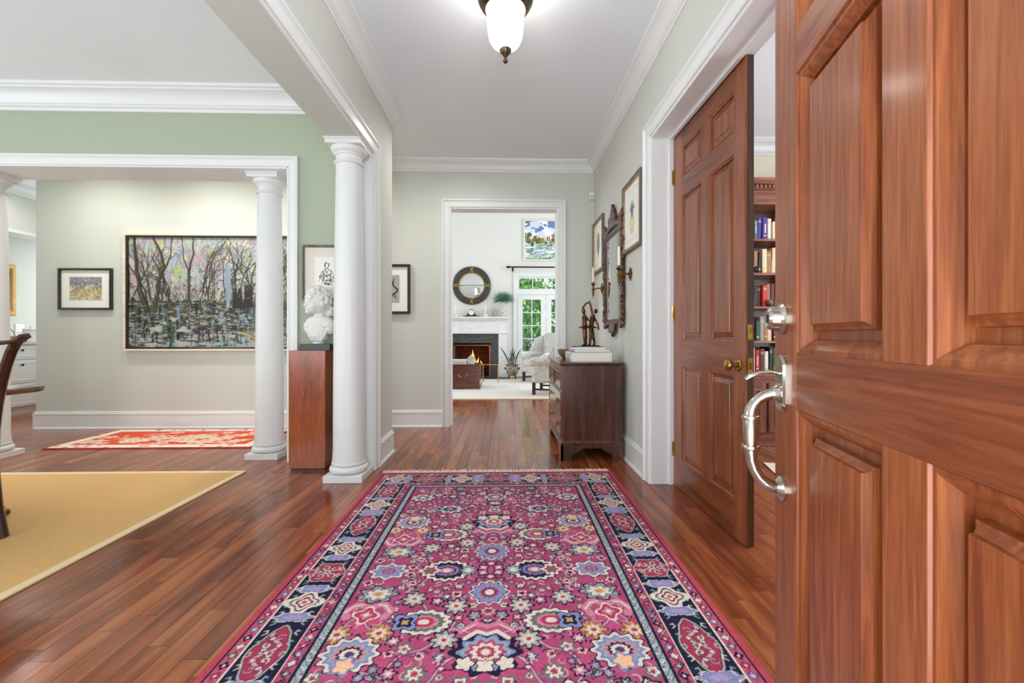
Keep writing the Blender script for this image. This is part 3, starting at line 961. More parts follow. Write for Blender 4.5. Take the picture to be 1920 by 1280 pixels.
    c.ros((0.429, 0.835), 0.035, [(1.1, LILAC), (0.8, (240, 190, 150))], 5, 0.2)
    c.ros((0.41, 0.52), 0.058, [(1.15, NAVY), (1.0, CREAM), (0.62, NAVY), (0.45, LILAC), (0.25, CREAM)], 9, 0.18, sx=1.15, sy=0.85)
    c.ros((0.608, 0.706), 0.062, [(1.12, NAVY), (1.0, CREAM), (0.74, LILAC), (0.5, NAVY), (0.3, PINK)], 9, 0.14, sx=1.15, sy=0.82)
    c.ros((0.54, 0.7), 0.03, [(1.1, NAVY), (0.9, SKY), (0.4, NAVY)], 4, 0.25)
    for p in ((0.75, 1.13), (0.58, 1.18), (0.73, 0.945)):
        c.ros(p, 0.04, [(1.18, NAVY), (0.92, (176, 176, 168)), (0.5, CREAM), (0.24, ROSE)], 8, 0.24)
    # borders, inside out
    e = [0.022, 0.072, 0.236, 0.288, 0.328]
    c.fill(D < e[4], SKY)
    c.fill((D > e[4] - 0.008) & (D < e[4]), NAVY)
    c.fill((D > e[3]) & (D < e[3] + 0.005), NAVY)
    c.fill(D < e[3], (184, 80, 112))
    c.fill((D > e[3] - 0.006) & (D < e[3]), NAVY)
    c.fill(D < e[2] + 0.004, CREAM)
    c.fill(D < e[2], NAVY)
    c.fill(D < e[1] + 0.004, CREAM)
    c.fill(D < e[1], (188, 86, 114))
    c.fill((D > e[0]) & (D < e[0] + 0.008), NAVY)
    c.fill(D < e[0], (188, 74, 88))
    def along(step, d, fn, start=0.05):
        s = start
        while s < hl + step:
            if s > d: fn((d, s), True)
            if d < s < hw + step: fn((s, d), False)
            s += step
    cols = [ROSE, CREAM, NAVY, LILAC, GREEN]
    k = [0]
    def tiny(p, vert):
        k[0] += 1
        c.ros(p, 0.013, [(1.1, NAVY), (0.9, cols[k[0] % 5]), (0.4, CREAM)], 4, 0.25, 0.6)
    along(0.042, (e[0] + e[1]) / 2 + 0.004, tiny)
    along(0.04, (e[2] + e[3]) / 2, tiny)
    along(0.034, (e[3] + e[4]) / 2, lambda p, v: c.ros(p, 0.01, [(1.1, NAVY), (0.85, (214, 220, 214)), (0.4, ROSE)], 4, 0.3, 0.8))
    # wavy vine in the guard stripe
    for vert in (True, False):
        pts = []
        for i in range(240):
            s = 0.3 + i * 0.006
            d = (e[2] + e[3]) / 2 + 0.015 * math.sin(s * 75)
            pts.append((d, s) if vert else (s, d))
        c.line(pts, 0.004, NAVY, 0.8)
    m0 = (e[1] + e[2]) / 2
    def both(d, s, f):
        if s <= hl + 0.1: f((d, s), True)
        if s <= hw + 0.1 and s > d: f((s, d), False)
    # cartouches and diamonds alternate along the main border
    lens = [(0.142, 'd'), (0.385, 'c'), (0.627, 'd'), (0.9, 'c'), (1.17, 'd'), (1.385, 'm')]
    def diam(p, v):
        c.ros(p, 0.056, [(1.18, (226, 210, 192)), (0.86, PURP), (0.72, (226, 206, 186)), (0.52, (120, 50, 72)), (0.36, (226, 206, 186)), (0.16, ROSE)], 4, 0.2, 0 if v else 0)
    def cart(p, v):
        T = (lambda x, y: (p[0] + x, p[1] + y)) if v else (lambda x, y: (p[0] + y, p[1] + x))
        # lobed cartouche
        out = []
        for i in range(49):
            a = 2 * math.pi * i / 48
            out.append(T(0.056 * math.cos(a) * (1 + 0.14 * math.cos(4 * a)), 0.128 * math.sin(a) * (1 + 0.05 * math.cos(8 * a))))
        sx, sy = (0.43, 1.0) if v else (1.0, 0.43)
        c.ros(p, 0.13, [(1.0, (168, 58, 84))], 4, 0.06, 0, sx, sy)
        c.line(out, 0.01, NAVY)
        c.line(out, 0.0055, (196, 184, 178))
        # S scroll with curled ends
        q = []
        for i in range(41):
            t = i / 40 * 2 - 1
            q.append(T(0.026 * math.sin(t * 5.2), t * 0.095))
        c.line(q, 0.016, NAVY, 0.85)
        c.line(q, 0.0105, CREAM)
        c.line(q, 0.004, PINK)
        for sg in (-1, 1):
            for (cx0, cy0, rr, a0) in ((0.012, 0.07, 0.017, 0.5), (-0.014, 0.035, 0.015, 2.4), (0.016, -0.01, 0.013, 1.0)):
                sp = [T(sg * (cx0 + rr * (1 - k / 16) * math.cos(a0 + k * 0.45)), sg * (cy0 + rr * (1 - k / 16) * math.sin(a0 + k * 0.45))) for k in range(14)]
                c.line(sp, 0.009, NAVY, 0.7)
                c.line(sp, 0.0055, PINK if cy0 > 0.05 else CREAM)
        for j in (6, 13, 20, 27, 34):
            c.ros(q[j], 0.012, [(1.1, NAVY), (0.85, PINK), (0.45, CREAM)], 5, 0.2)
    def roundel(p, v):
        c.ros(p, 0.075, [(1.08, NAVY), (1.02, (196, 184, 178)), (0.96, (168, 58, 84))], 6, 0.07)
        for a0 in range(5):
            a = a0 * 1.2566 + 0.4
            sp = [(p[0] + 0.036 * math.cos(a) + 0.022 * (1 - k / 15) * math.cos(a + k * 0.5), p[1] + 0.036 * math.sin(a) + 0.022 * (1 - k / 15) * math.sin(a + k * 0.5)) for k in range(13)]
            c.line(sp, 0.009, NAVY, 0.7)
            c.line(sp, 0.0055, CREAM)
        c.ros(p, 0.018, [(1.1, NAVY), (0.9, CREAM), (0.5, ROSE)], 5, 0.2)
    def lil(p, v):
        sx, sy = (1.5, 0.55) if v else (0.55, 1.5)
        c.ros(p, 0.045, [(1.1, CREAM), (1.0, LILAC), (0.5, (170, 150, 190))], 6, 0.12, 0, sx, sy)
    for s, typ in lens:
        both(m0, s, {'d': diam, 'c': cart, 'm': roundel}[typ])
    for s in (0.235, 0.53, 0.72, 0.79 - 0.03, 1.08, 1.26):
        both(m0, s, lil)
    # tendrils on the navy ground
    for s in np.arange(0.1, hl, 0.052):
        for sg in (-1, 1):
            d = m0 + sg * 0.062
            for vert in (True, False):
                if not vert and s > hw: continue
                b = [(d - sg * 0.002, s), (d - sg * 0.014, s + 0.01), (d - sg * 0.01, s + 0.024), (d, s + 0.02)]
                if not vert: b = [(y, x) for x, y in b]
                c.line(b, 0.005, (150, 186, 170) if int(s * 100) % 2 else CREAM)
    # keep the field away from the mitre
    c.A += g.normal(0, 7, c.A.shape[:2])[..., None]
    c.A = np.clip(c.A, 0, 255)
    c.mirror_u()
    c.mirror_v()
    c.A *= (1 + np.random.default_rng(8).normal(0, 0.03, c.A.shape[:2]))[..., None]
    return c

rug_y = 3.31
t = thing('area_rug', 'crimson and navy patterned wool rug with fringe running down the entry hall', 'rug', (-0.94, rug_y - RL, 0))
t_rug = t
MB().box(-0.94, -0.94 + RW, rug_y - RL, rug_y, 0.0003, 0.0078).build('backing', paint('rug_edge', (184, 70, 84), 0.95), t)
me = hall_rug_canvas().mesh('pile', Vector((-0.94, rug_y, 0.0084)) - Vector(t.location), (1, 0, 0), (0, -1, 0))
link('pile', me, 'wool_pile', t)
fm = MB()
fr = random.Random(2)
for yy, sg in ((rug_y, 1), (rug_y - RL, -1)):
    x = -0.93
    while x < -0.94 + RW - 0.01:
        L = fr.uniform(0.05, 0.075) * (1.5 if fr.random() < 0.04 else 1)
        a = fr.uniform(-0.5, 0.5)
        fm.tube([(x, yy - sg * 0.004, 0.006), (x + a * 0.01, yy + sg * L * 0.5, 0.006), (x + a * 0.02, yy + sg * L, 0.003)], 0.0034, 4)
        x += 0.0056
tag(fm.build('fringe', paint('fringe_cotton', (236, 222, 206), 0.95), t), kind='stuff')

# ------------------------------------------------------------------ sisal rug in the dining room
m, nt, b = newmat('sisal')
geo = N(nt, 'ShaderNodeNewGeometry')
wv = N(nt, 'ShaderNodeTexWave', bands_direction='X')
wv.inputs['Scale'].default_value = 34
wv.inputs['Distortion'].default_value = 1.2
wv.inputs['Detail'].default_value = 2
nt.links.new(geo.outputs['Position'], wv.inputs['Vector'])
wv2 = N(nt, 'ShaderNodeTexWave', bands_direction='Y')
wv2.inputs['Scale'].default_value = 34
wv2.inputs['Distortion'].default_value = 1.2
nt.links.new(geo.outputs['Position'], wv2.inputs['Vector'])
mul = N(nt, 'ShaderNodeMath', operation='MULTIPLY')
nt.links.new(wv.outputs['Fac'], mul.inputs[0])
nt.links.new(wv2.outputs['Fac'], mul.inputs[1])
r = ramp(nt, [(0.0, lin((198, 144, 78))), (0.35, lin((240, 198, 130))), (1.0, lin((252, 224, 168)))])
nt.links.new(mul.outputs[0], r.inputs['Fac'])
nt.links.new(r.outputs['Color'], b.inputs['Base Color'])
b.inputs['Roughness'].default_value = 0.95
bump(nt, b, mul.outputs[0], 0.5, 0.003)
t = thing('sisal_rug', 'golden woven sisal rug with pale binding under the dining table', 'rug', (-3.6, 1.9, 0))
MB().box(-5.2, -1.993 - 0.045, 0.42, 3.385 - 0.045, 0.0004, 0.009).build('weave', 'sisal', t)
paint('sisal_binding', (236, 212, 168), 0.9)
for bx in ((-5.2, -1.993, 3.34, 3.385), (-5.2, -1.993, 0.375, 0.42), (-2.038, -1.993, 0.42, 3.34)):
    MB().box(*bx, 0.0004, 0.0105).build('binding', 'sisal_binding', t, bevel=0.002)

# ------------------------------------------------------------------ red runner in the cross hall
def runner():
    g = np.random.default_rng(9)
    W, H = 1.9, 0.82
    c = Canvas(W, H, 0.008, (224, 92, 62))
    CR = (242, 226, 206)
    D = np.minimum(np.minimum(c.U, W - c.U), np.minimum(c.V, H - c.V))
    for _ in range(34):
        p = (g.uniform(0.16, W - 0.16), g.uniform(0.16, H - 0.16))
        c.ros(p, g.uniform(0.04, 0.08), [(1.0, CR), (0.7, (226, 150, 120)), (0.4, CR), (0.2, (120, 140, 130))], 6, 0.25, g.uniform(0, 6), 1.5, 0.8)
    for _ in range(26):
        p = (g.uniform(0.14, W - 0.14), g.uniform(0.14, H - 0.14))
        c.line([p, (p[0] + g.uniform(-.12, .12), p[1] + g.uniform(-.05, .05)), (p[0] + g.uniform(-.2, .2), p[1] + g.uniform(-.06, .06))], 0.012, CR)
    c.fill(D < 0.13, CR)
    for i in range(150):
        p = (g.uniform(0, W), g.uniform(0, H))
        if min(p[0], W - p[0], p[1], H - p[1]) < 0.11:
            c.ros(p, 0.022, [(1, (222, 120, 96)), (0.5, (150, 160, 140))], 5, 0.2)
    c.fill((D < 0.14) & (D > 0.125), (190, 60, 46))
    c.fill(D < 0.02, (206, 70, 54))
    c.speckle(0.03)
    return c
t = thing('runner_rug', 'coral red and cream runner rug under the large forest painting', 'rug', (-3.3, 4.5, 0))
MB().box(-4.28, -2.38, 4.1, 4.92, 0.0004, 0.0078).build('backing', 'rug_edge', t)
link('pile', runner().mesh('pile', Vector((-4.28, 4.92, 0.0084)) - Vector(t.location), (1, 0, 0), (0, -1, 0)), 'wool_pile', t)

# ------------------------------------------------------------------ pendant lamp
emit('lamp_glass', (255, 252, 247), 10.0)
t = thing('ceiling_light', 'bell shaped glass ceiling light with dark bronze rim and finial', 'lamp', (0, 2.4, 2.567))
LC = (0, 2.4, 0)
MB().lathe([(0.012, 2.567), (0.014, 2.577), (0.007, 2.586), (0.008, 2.596), (0.012, 2.6), (0.018, 2.61), (0.032, 2.624), (0.034, 2.634), (0.028, 2.642), (0.008, 2.646)], LC, 24).build('finial', 'lamp_bronze', t)
MB().lathe([(0.02, 2.64), (0.05, 2.648), (0.075, 2.668), (0.09, 2.7), (0.097, 2.74), (0.1, 2.8), (0.103, 2.85), (0.118, 2.878), (0.14, 2.908)], LC, 96, flute=(24, 0.018)).build('glass_bell', 'lamp_glass', t)
MB().lathe([(0.112, 2.852), (0.12, 2.858), (0.14, 2.884), (0.152, 2.905), (0.155, 2.915), (0.148, 2.918), (0.135, 2.896), (0.108, 2.856)], LC, 48, ring=True).build('rim', 'lamp_bronze', t)
MB().lathe([(0.075, CZ), (0.075, CZ - 0.012), (0.05, CZ - 0.03), (0.02, CZ - 0.04)], LC, 32).build('canopy', 'lamp_bronze', t)
bl = bpy.data.lights.new('lamp_bulb', 'POINT')
bl.energy, bl.color, bl.shadow_soft_size = 6, (1, 0.95, 0.88), 0.05
bo = bpy.data.objects.new('lamp_bulb', bl)
COL.objects.link(bo)
bo.parent = t
bo.location = (0, 0, 0.36)
for i in range(3):
    a = 2 * math.pi * i / 3 + 0.5
    MB().tube([(0.15 * math.cos(a), 2.4 + 0.15 * math.sin(a), 2.91), (0.02 * math.cos(a), 2.4 + 0.02 * math.sin(a), CZ - 0.03)], 0.005, 8).build('arm', 'lamp_bronze', t)

# ------------------------------------------------------------------ pedestal and bust
t = thing('pedestal', 'tall square cherry wood pedestal carrying the white bust', 'pedestal', (-1.54, 3.5, 0))
MB().box(-1.68, -1.4, 3.392, 3.61, 0.02, 0.935).build('body', 'cherry', t, bevel=0.002)
MB().box(-1.668, -1.412, 3.404, 3.598, 0.0, 0.02).build('toe_base', 'dark_wood', t)

t = thing('bust', 'white plaster bust of a curly haired child on a black base', 'sculpture', (-1.49, 3.5, 0.935))
MB().box(-1.61, -1.37, 3.41, 3.59, 0.935, 0.984).build('base', 'black_stone', t, bevel=0.002)
m = MB()
HEAD = (1.22, 1.325, 1.318)
TURN = [R(40)]      # the head looks to the left and a little towards the camera
def bp(x, y, z):
    """bust frame: x to its left side, y forwards (towards the face)"""
    a = TURN[0]
    fw = Vector((-math.sin(a), -math.cos(a), 0)); sd = Vector((math.cos(a), -math.sin(a), 0))
    k, zc, zn = HEAD
    return Vector((-1.492, 3.5, 0)) + fw * (y * k) + sd * (x * k) + Vector((0, 0, zn + (z - zc) * k))
def be(x, y, z, rx, ry, rzz, tilt=0):
    a = TURN[0]
    BR = Matrix(((math.cos(a), -math.sin(a), 0), (-math.sin(a), -math.cos(a), 0), (0, 0, 1)))   # columns: side, forward, up
    k = HEAD[0]
    m.ell(bp(x, y, z), (rx * k, ry * k, rzz * k), 16, 10, BR @ Matrix.Rotation(tilt, 3, 'X'))
hy, hz = 0.012, 1.325
be(0, hy, hz, 0.062, 0.072, 0.082)
be(0, hy + 0.03, hz - 0.035, 0.048, 0.042, 0.042)       # jaw and cheeks
be(0.026, hy + 0.045, hz - 0.03, 0.026, 0.022, 0.024)
be(-0.026, hy + 0.045, hz - 0.03, 0.026, 0.022, 0.024)
be(0, hy + 0.062, hz - 0.066, 0.018, 0.016, 0.014)      # chin
be(0, hy + 0.078, hz - 0.024, 0.008, 0.013, 0.011)      # nose
be(0, hy + 0.073, hz - 0.008, 0.006, 0.008, 0.02, 0.2)
be(0, hy + 0.07, hz - 0.044, 0.017, 0.009, 0.0055)      # lips
be(0, hy + 0.068, hz - 0.052, 0.014, 0.009, 0.006)
be(0, hy + 0.058, hz + 0.028, 0.045, 0.016, 0.02)       # brow
for sx in (-1, 1):
    be(sx * 0.024, hy + 0.066, hz + 0.008, 0.015, 0.008, 0.005)
    be(sx * 0.024, hy + 0.062, hz - 0.003, 0.011, 0.008, 0.008)
    be(sx * 0.066, hy - 0.002, hz - 0.014, 0.009, 0.016, 0.024)
TURN[0] = R(14)     # the chest faces the camera
HEAD = (1.0, 0.0, -0.012)
m.tube([bp(0, -0.01, 1.18), bp(0, -0.005, 1.24), bp(0, 0.005, 1.29)], [0.05, 0.04, 0.042], 16)
be(0, -0.01, 1.165, 0.125, 0.07, 0.062)                 # shoulders
be(0.095, -0.01, 1.13, 0.04, 0.052, 0.06)
be(-0.095, -0.01, 1.13, 0.04, 0.052, 0.06)
be(0, 0.012, 1.105, 0.1, 0.066, 0.07)
be(0, 0.006, 1.05, 0.075, 0.055, 0.05)
be(0, 0.0, 1.01, 0.05, 0.045, 0.03)
m.lathe([(0.045, 0.984), (0.047, 0.99), (0.04, 1.0), (0.034, 1.02)], (-1.492, 3.5, 0), 20)
br = random.Random(4)
TURN[0] = R(40)
HEAD = (1.22, 1.325, 1.318)
for i in range(150):                                      # curls
    a, e = br.uniform(0, 2 * math.pi), br.uniform(-0.35, 1.45)
    fx = math.cos(e) * math.sin(a); fy = math.cos(e) * math.cos(a); fz = math.sin(e)
    if fy > 0.25 and fz < 0.5: continue
    if fy > -0.1 and fz < 0.05: continue
    q = br.uniform(0.96, 1.06)
    be(fx * 0.068 * q, hy - 0.006 + fy * 0.076 * q, hz + 0.008 + fz * 0.084 * q, br.uniform(0.01, 0.016), br.uniform(0.01, 0.016), br.uniform(0.01, 0.016))
for i in range(26):
    be(br.uniform(-0.045, 0.045), -0.065 + br.uniform(-0.015, 0.015), hz - 0.02 - br.uniform(0, 0.06), 0.017, 0.016, 0.018)
TURN[0] = R(14)
HEAD = (1.0, 0.0, -0.012)
dr = []
for i in range(15):                                       # neckline of the dress
    k = i / 14 * 2 - 1
    dr.append(bp(k * 0.115, 0.052 * math.cos(k * 1.3) + 0.016, 1.125 + 0.02 * abs(k) - 0.008 * math.cos(k * 9)))
m.tube(dr, 0.0075, 8)
for i in range(9):
    k = i / 8 * 2 - 1
    m.tube([bp(k * 0.1, 0.055 * math.cos(k * 1.3) + 0.02, 1.115), bp(k * 0.07 + 0.01, 0.06 * math.cos(k) + 0.012, 1.06), bp(k * 0.04 + 0.015, 0.05, 1.02)], [0.006, 0.008, 0.006], 6)
be(0.0, 0.075, 1.122, 0.01, 0.008, 0.01)
remesh(m, 'figure', 'plaster', t, 0.0036, 2)

# ------------------------------------------------------------------ chest of drawers
t = thing('chest_of_drawers', 'dark mahogany chest of drawers with brass pulls on bracket feet', 'chest', (0.73, 4.1, 0))
MB().box(0.475, 0.985, 3.615, 4.585, 0.155, 0.8).build('body', 'mahogany', t, bevel=0.002)
top = MB()
top.loops([[(x, y, z) for x, y in ((0.452 + i, 3.596 + i), (0.998, 3.596 + i), (0.998, 4.604 - i), (0.452 + i, 4.604 - i))] for i, z in ((0.012, 0.8), (0.004, 0.804), (0.0, 0.81), (0.0, 0.818), (0.006, 0.824))])
top.build('top', 'mahogany_h', t, smooth=20)
bm_ = MB()
bm_.loops([[(x, y, z) for x, y in ((0.462 + i, 3.602 + i), (0.992, 3.602 + i), (0.992, 4.598 - i), (0.462 + i, 4.598 - i))] for i, z in ((0.0, 0.135), (0.0, 0.15), (0.008, 0.158), (0.013, 0.168))])
bm_.build('base_moulding', 'mahogany_h', t, smooth=20)
def bracket(L, fw):
    """outline of a scalloped apron with a foot at each end"""
    p = [(0, 0), (fw, 0), (fw - 0.004, 0.03), (fw + 0.012, 0.058), (fw + 0.034, 0.062), (fw + 0.05, 0.078), (fw + 0.075, 0.085), (fw + 0.095, 0.105)]
    q = [(L - x, z) for x, z in p[::-1]]
    return p + q + [(L, 0.137), (0, 0.137)]
o = bracket(0.524, 0.09)
MB().loops([[(0.464 + x, 3.604, z) for x, z in o], [(0.464 + x, 3.624, z) for x, z in o]]).build('side_bracket', 'mahogany', t, smooth=0)
MB().loops([[(0.464 + x, 4.576, z) for x, z in o], [(0.464 + x, 4.596, z) for x, z in o]]).build('side_bracket', 'mahogany', t, smooth=0)
o = bracket(0.992, 0.12)
MB().loops([[(0.464, 3.604 + x, z) for x, z in o], [(0.484, 3.604 + x, z) for x, z in o]]).build('front_bracket', 'mahogany', t, smooth=0)
MB().box(0.97, 0.99, 3.63, 4.57, 0.0, 0.137).build('back_bracket', 'dark_wood', t, smooth=0)
def pull(par, y, z, w=0.075):
    x = 0.466
    p = MB().lathe([(0.012, 0), (0.012, -0.004), (0.006, -0.008)], (x, y - w / 2, z), 12, 'x').lathe([(0.012, 0), (0.012, -0.004), (0.006, -0.008)], (x, y + w / 2, z), 12, 'x')
    p.tube([(x - 0.008, y - w / 2, z), (x - 0.016, y - w / 2, z - 0.012), (x - 0.018, y - w / 4, z - 0.03), (x - 0.018, y + w / 4, z - 0.03), (x - 0.016, y + w / 2, z - 0.012), (x - 0.008, y + w / 2, z)], 0.0035, 8)
    p.build('pull', 'old_brass', par)
def drawer(y0, y1, z0, z1, pulls):
    d = MB().box(0.466, 0.48, y0, y1, z0, z1).build('drawer', 'mahogany_front', t, bevel=0.003)
    frame4((0.4662, y1 - 0.004, z0 + 0.004), (0, -1, 0), (-1, 0, 0), y1 - y0 - 0.008, z1 - z0 - 0.008, [(0, 0), (0, 0.003), (0.005, 0.004), (0.009, 0.0)]).build('cockbead', 'dark_wood', d)
    for p in pulls: pull(d, p, (z0 + z1) / 2 + 0.012)
    if len(pulls) == 2:
        MB().cbox((0.465, (y0 + y1) / 2, (z0 + z1) / 2 + 0.03), (0.003, 0.022, 0.034)).build('escutcheon', 'old_brass', d)
MB().box(0.464, 0.48, 3.63, 4.57, 0.75, 0.772).build('brushing_slide', 'mahogany_front', t, bevel=0.002)
drawer(3.632, 4.092, 0.59, 0.738, [3.862])
drawer(4.108, 4.568, 0.59, 0.738, [4.338])
drawer(3.632, 4.568, 0.368, 0.575, [3.83, 4.37])
drawer(3.632, 4.568, 0.18, 0.352, [3.83, 4.37])

# books lying on the chest, spines to the left
def flat_book(name, label, x0, x1, y0, y1, z0, z1, cmat, ct=0.003, rz=0.0):
    c = ((x0 + x1) / 2, (y0 + y1) / 2, z0)
    t = thing(name, label, 'book', c, rz, group='books lying flat on the chest of drawers')
    hx, hyy, h = (x1 - x0) / 2, (y1 - y0) / 2, z1 - z0
    # case: bottom board, rounded spine, top board in one loop
    pr = [(hx, 0), (-hx + 0.012, 0), (-hx + 0.004, h * 0.12), (-hx, h * 0.35), (-hx, h * 0.65), (-hx + 0.004, h * 0.88), (-hx + 0.012, h), (hx, h), (hx, h - ct), (-hx + 0.014, h - ct), (-hx + 0.006, h * 0.62), (-hx + 0.006, h * 0.38), (-hx + 0.014, ct), (hx, ct)]
    MB().loops([[(a, -hyy, b) for a, b in pr], [(a, hyy, b) for a, b in pr]]).build('cover', cmat, t, smooth=30, local=True)
    MB().box(-hx + 0.0065, hx - 0.008, -hyy + 0.005, hyy - 0.005, ct, h - ct).build('pages', 'paper', t, local=True)
    return t
flat_book('book', 'thick white book at the bottom of the stack on the chest', 0.552, 0.925, 3.7, 3.99, 0.824, 0.908, 'book_pale_grey')
flat_book('book', 'white book in the middle of the stack on the chest', 0.585, 0.91, 3.715, 3.97, 0.908, 0.93, 'book_pale_grey', rz=0.03)
flat_book('book', 'thin white book second from the top of the stack on the chest', 0.59, 0.875, 3.72, 3.96, 0.93, 0.947, 'book_white', rz=-0.04)
flat_book('book', 'thin black book on top of the stack under the bronze dancers', 0.6, 0.865, 3.725, 3.955, 0.947, 0.956, 'book_black', 0.002)

# bowl
t = thing('bowl', 'small brown wooden bowl beside the stacked books on the chest', 'bowl', (0.6, 4.25, 0.824))
MB().lathe([(0.035, 0.824), (0.034, 0.83), (0.06, 0.85), (0.08, 0.88), (0.088, 0.915), (0.084, 0.916), (0.075, 0.884), (0.055, 0.856), (0.02, 0.838), (0.001, 0.836)], (0.6, 4.25, 0), 32).build('bowl_body', wood('bowl_wood', [(96, 72, 40), (130, 100, 60), (160, 128, 84)], 'z', 0.35, 0.3, 3, 4), t)
MB().lathe([(0.04, 0.824), (0.04, 0.83), (0.034, 0.832)], (0.6, 4.25, 0), 24).build('foot_ring', 'dark_wood', t)

# bronze dancers
t = thing('figurine', 'bronze figurine of two dancers with raised arms on the stacked books', 'sculpture', (0.75, 3.84, 0.956))
MB().box(0.675, 0.83, 3.79, 3.89, 0.956, 0.964).build('base', 'bronze_dark', t, bevel=0.002)
def limb(m, pts, rs): m.tube(pts, rs, 10)
def dancer(name, x, y, lean, arm1, arm2, legs, headoff):
    m = MB()
    z0 = 0.964
    hip = Vector((x, y, z0 + 0.165)); ch = hip + Vector((lean, 0, 0.085)); nk = ch + Vector((lean * 0.4 + headoff * 0.4, 0, 0.026)); hd = nk + Vector((headoff, 0, 0.028))
    m.tube([hip, hip * 0.5 + ch * 0.5, ch, nk], [0.026, 0.02, 0.025, 0.011], 12)
    m.ell(hd, (0.018, 0.02, 0.022)); m.ell(hd + Vector((0.008 * (1 if headoff > 0 else -1), 0, 0.012)), 0.009)
    m.ell(hd + Vector((-0.012, -0.004, -0.002)), (0.005, 0.004, 0.004))
    for kn, ft in legs:
        limb(m, [hip + Vector((0, 0, -0.005)), kn, ft, ft + Vector((-0.018, -0.004, -0.004))], [0.021, 0.015, 0.0105, 0.008])
    for a in (arm1, arm2):
        limb(m, [ch + Vector((0, 0, 0.012))] + a, [0.0115, 0.0095, 0.008, 0.009])
    sk = []
    for r_, dz in ((0.018, 0.012), (0.035, 0.004), (0.056, -0.008), (0.05, -0.012), (0.018, -0.006)):
        sk.append((r_, 0.164 + dz))
    m.lathe(sk, (x, y, z0), 24, flute=(9, 0.08))
    remesh(m, name, 'bronze', t, 0.0034, 1)
V3 = Vector
z0 = 0.964
dancer('dancer', 0.705, 3.835, 0.0, [V3((0.69, 3.83, 1.3)), V3((0.715, 3.83, 1.335)), V3((0.74, 3.83, 1.345))], [V3((0.73, 3.82, 1.2)), V3((0.75, 3.82, 1.17)), V3((0.765, 3.82, 1.15))], [(V3((0.703, 3.825, z0 + 0.085)), V3((0.705, 3.83, z0 + 0.008))), (V3((0.715, 3.84, z0 + 0.08)), V3((0.72, 3.85, z0 + 0.008)))], -0.006)
dancer('dancer', 0.765, 3.85, 0.016, [V3((0.765, 3.84, 1.3)), V3((0.755, 3.84, 1.34)), V3((0.748, 3.84, 1.362))], [V3((0.81, 3.84, 1.18)), V3((0.825, 3.83, 1.14)), V3((0.83, 3.83, 1.1))], [(V3((0.762, 3.845, z0 + 0.085)), V3((0.755, 3.85, z0 + 0.008))), (V3((0.785, 3.85, z0 + 0.085)), V3((0.8, 3.855, z0 + 0.008)))], 0.016)

# ------------------------------------------------------------------ carved mirror
WR_A, WR_N = (0, -1, 0), (-1, 0, 0)
t = thing('wall_mirror', 'tall mirror in a carved dark wood frame above the chest of drawers', 'mirror', (1.03, 4.02, 1.1))
gy0, gy1, gz0, gz1 = 4.3, 3.74, 1.2, 1.985
frame4((1.03, gy0 + 0.055, gz0 - 0.055), WR_A, WR_N, gy0 - gy1 + 0.11, gz1 - gz0 + 0.11, [(0, 0), (0, 0.022), (0.012, 0.036), (0.024, 0.03), (0.036, 0.034), (0.046, 0.026), (0.058, 0.018), (0.062, 0.012), (0.062, 0)]).build('frame', 'carved_wood', t, smooth=30)
MB().box(1.014, 1.022, gy1 - 0.01, gy0 + 0.01, gz0 - 0.01, gz1 + 0.01).build('mirror_pane', 'mirror_glass', t, smooth=0)
m = MB()
mr = random.Random(3)
yc = (gy0 + gy1) / 2
def carve(y, z, r, x=1.006): m.ell((x, y, z), (0.02, r, r * 1.15), 10, 6)
for yy in (gy0 + 0.05, gy1 - 0.05):                       # leafy scrolls down both sides
    sg = 1 if yy > yc else -1
    pts = []
    for i in range(34):
        k = i / 33
        pts.append((1.0, yy + sg * 0.013 * math.sin(k * 26), gz0 - 0.02 + k * (gz1 - gz0 + 0.08)))
    m.tube(pts, [0.014 + 0.006 * math.sin(i * 1.9) for i in range(34)], 8)
    for i in range(16):
        k = i / 15
        carve(yy + sg * 0.022 * math.sin(i * 2.1), gz0 + k * (gz1 - gz0), mr.uniform(0.012, 0.022), 1.002)
    # shoulder scrolls
    sp = [(1.0, yy - sg * 0.02 + sg * 0.045 * math.cos(a) * (1 - a / 12), gz1 + 0.09 + 0.055 * math.sin(a) * (1 - a / 12)) for a in [i * 0.45 for i in range(18)]]
    m.tube(sp, 0.014, 8)
    carve(yy, gz1 + 0.14, 0.028); carve(yy - sg * 0.06, gz1 + 0.07, 0.03)
    sp = [(1.0, yy - sg * 0.04 + sg * 0.04 * math.cos(a) * (1 - a / 12), gz0 - 0.05 - 0.03 * math.sin(a) * (1 - a / 12)) for a in [i * 0.45 for i in range(16)]]
    m.tube(sp, 0.012, 8)
for i in range(21):                                       # arched top rail
    k = i / 20 * 2 - 1
    carve(yc + k * (gy0 - yc + 0.02), gz1 + 0.05 + 0.05 * (1 - k * k), 0.026, 1.008)
for i in range(15):
    k = i / 14 * 2 - 1
    carve(yc + k * (gy0 - yc), gz0 - 0.045 - 0.012 * math.cos(k * 6), 0.022, 1.008)
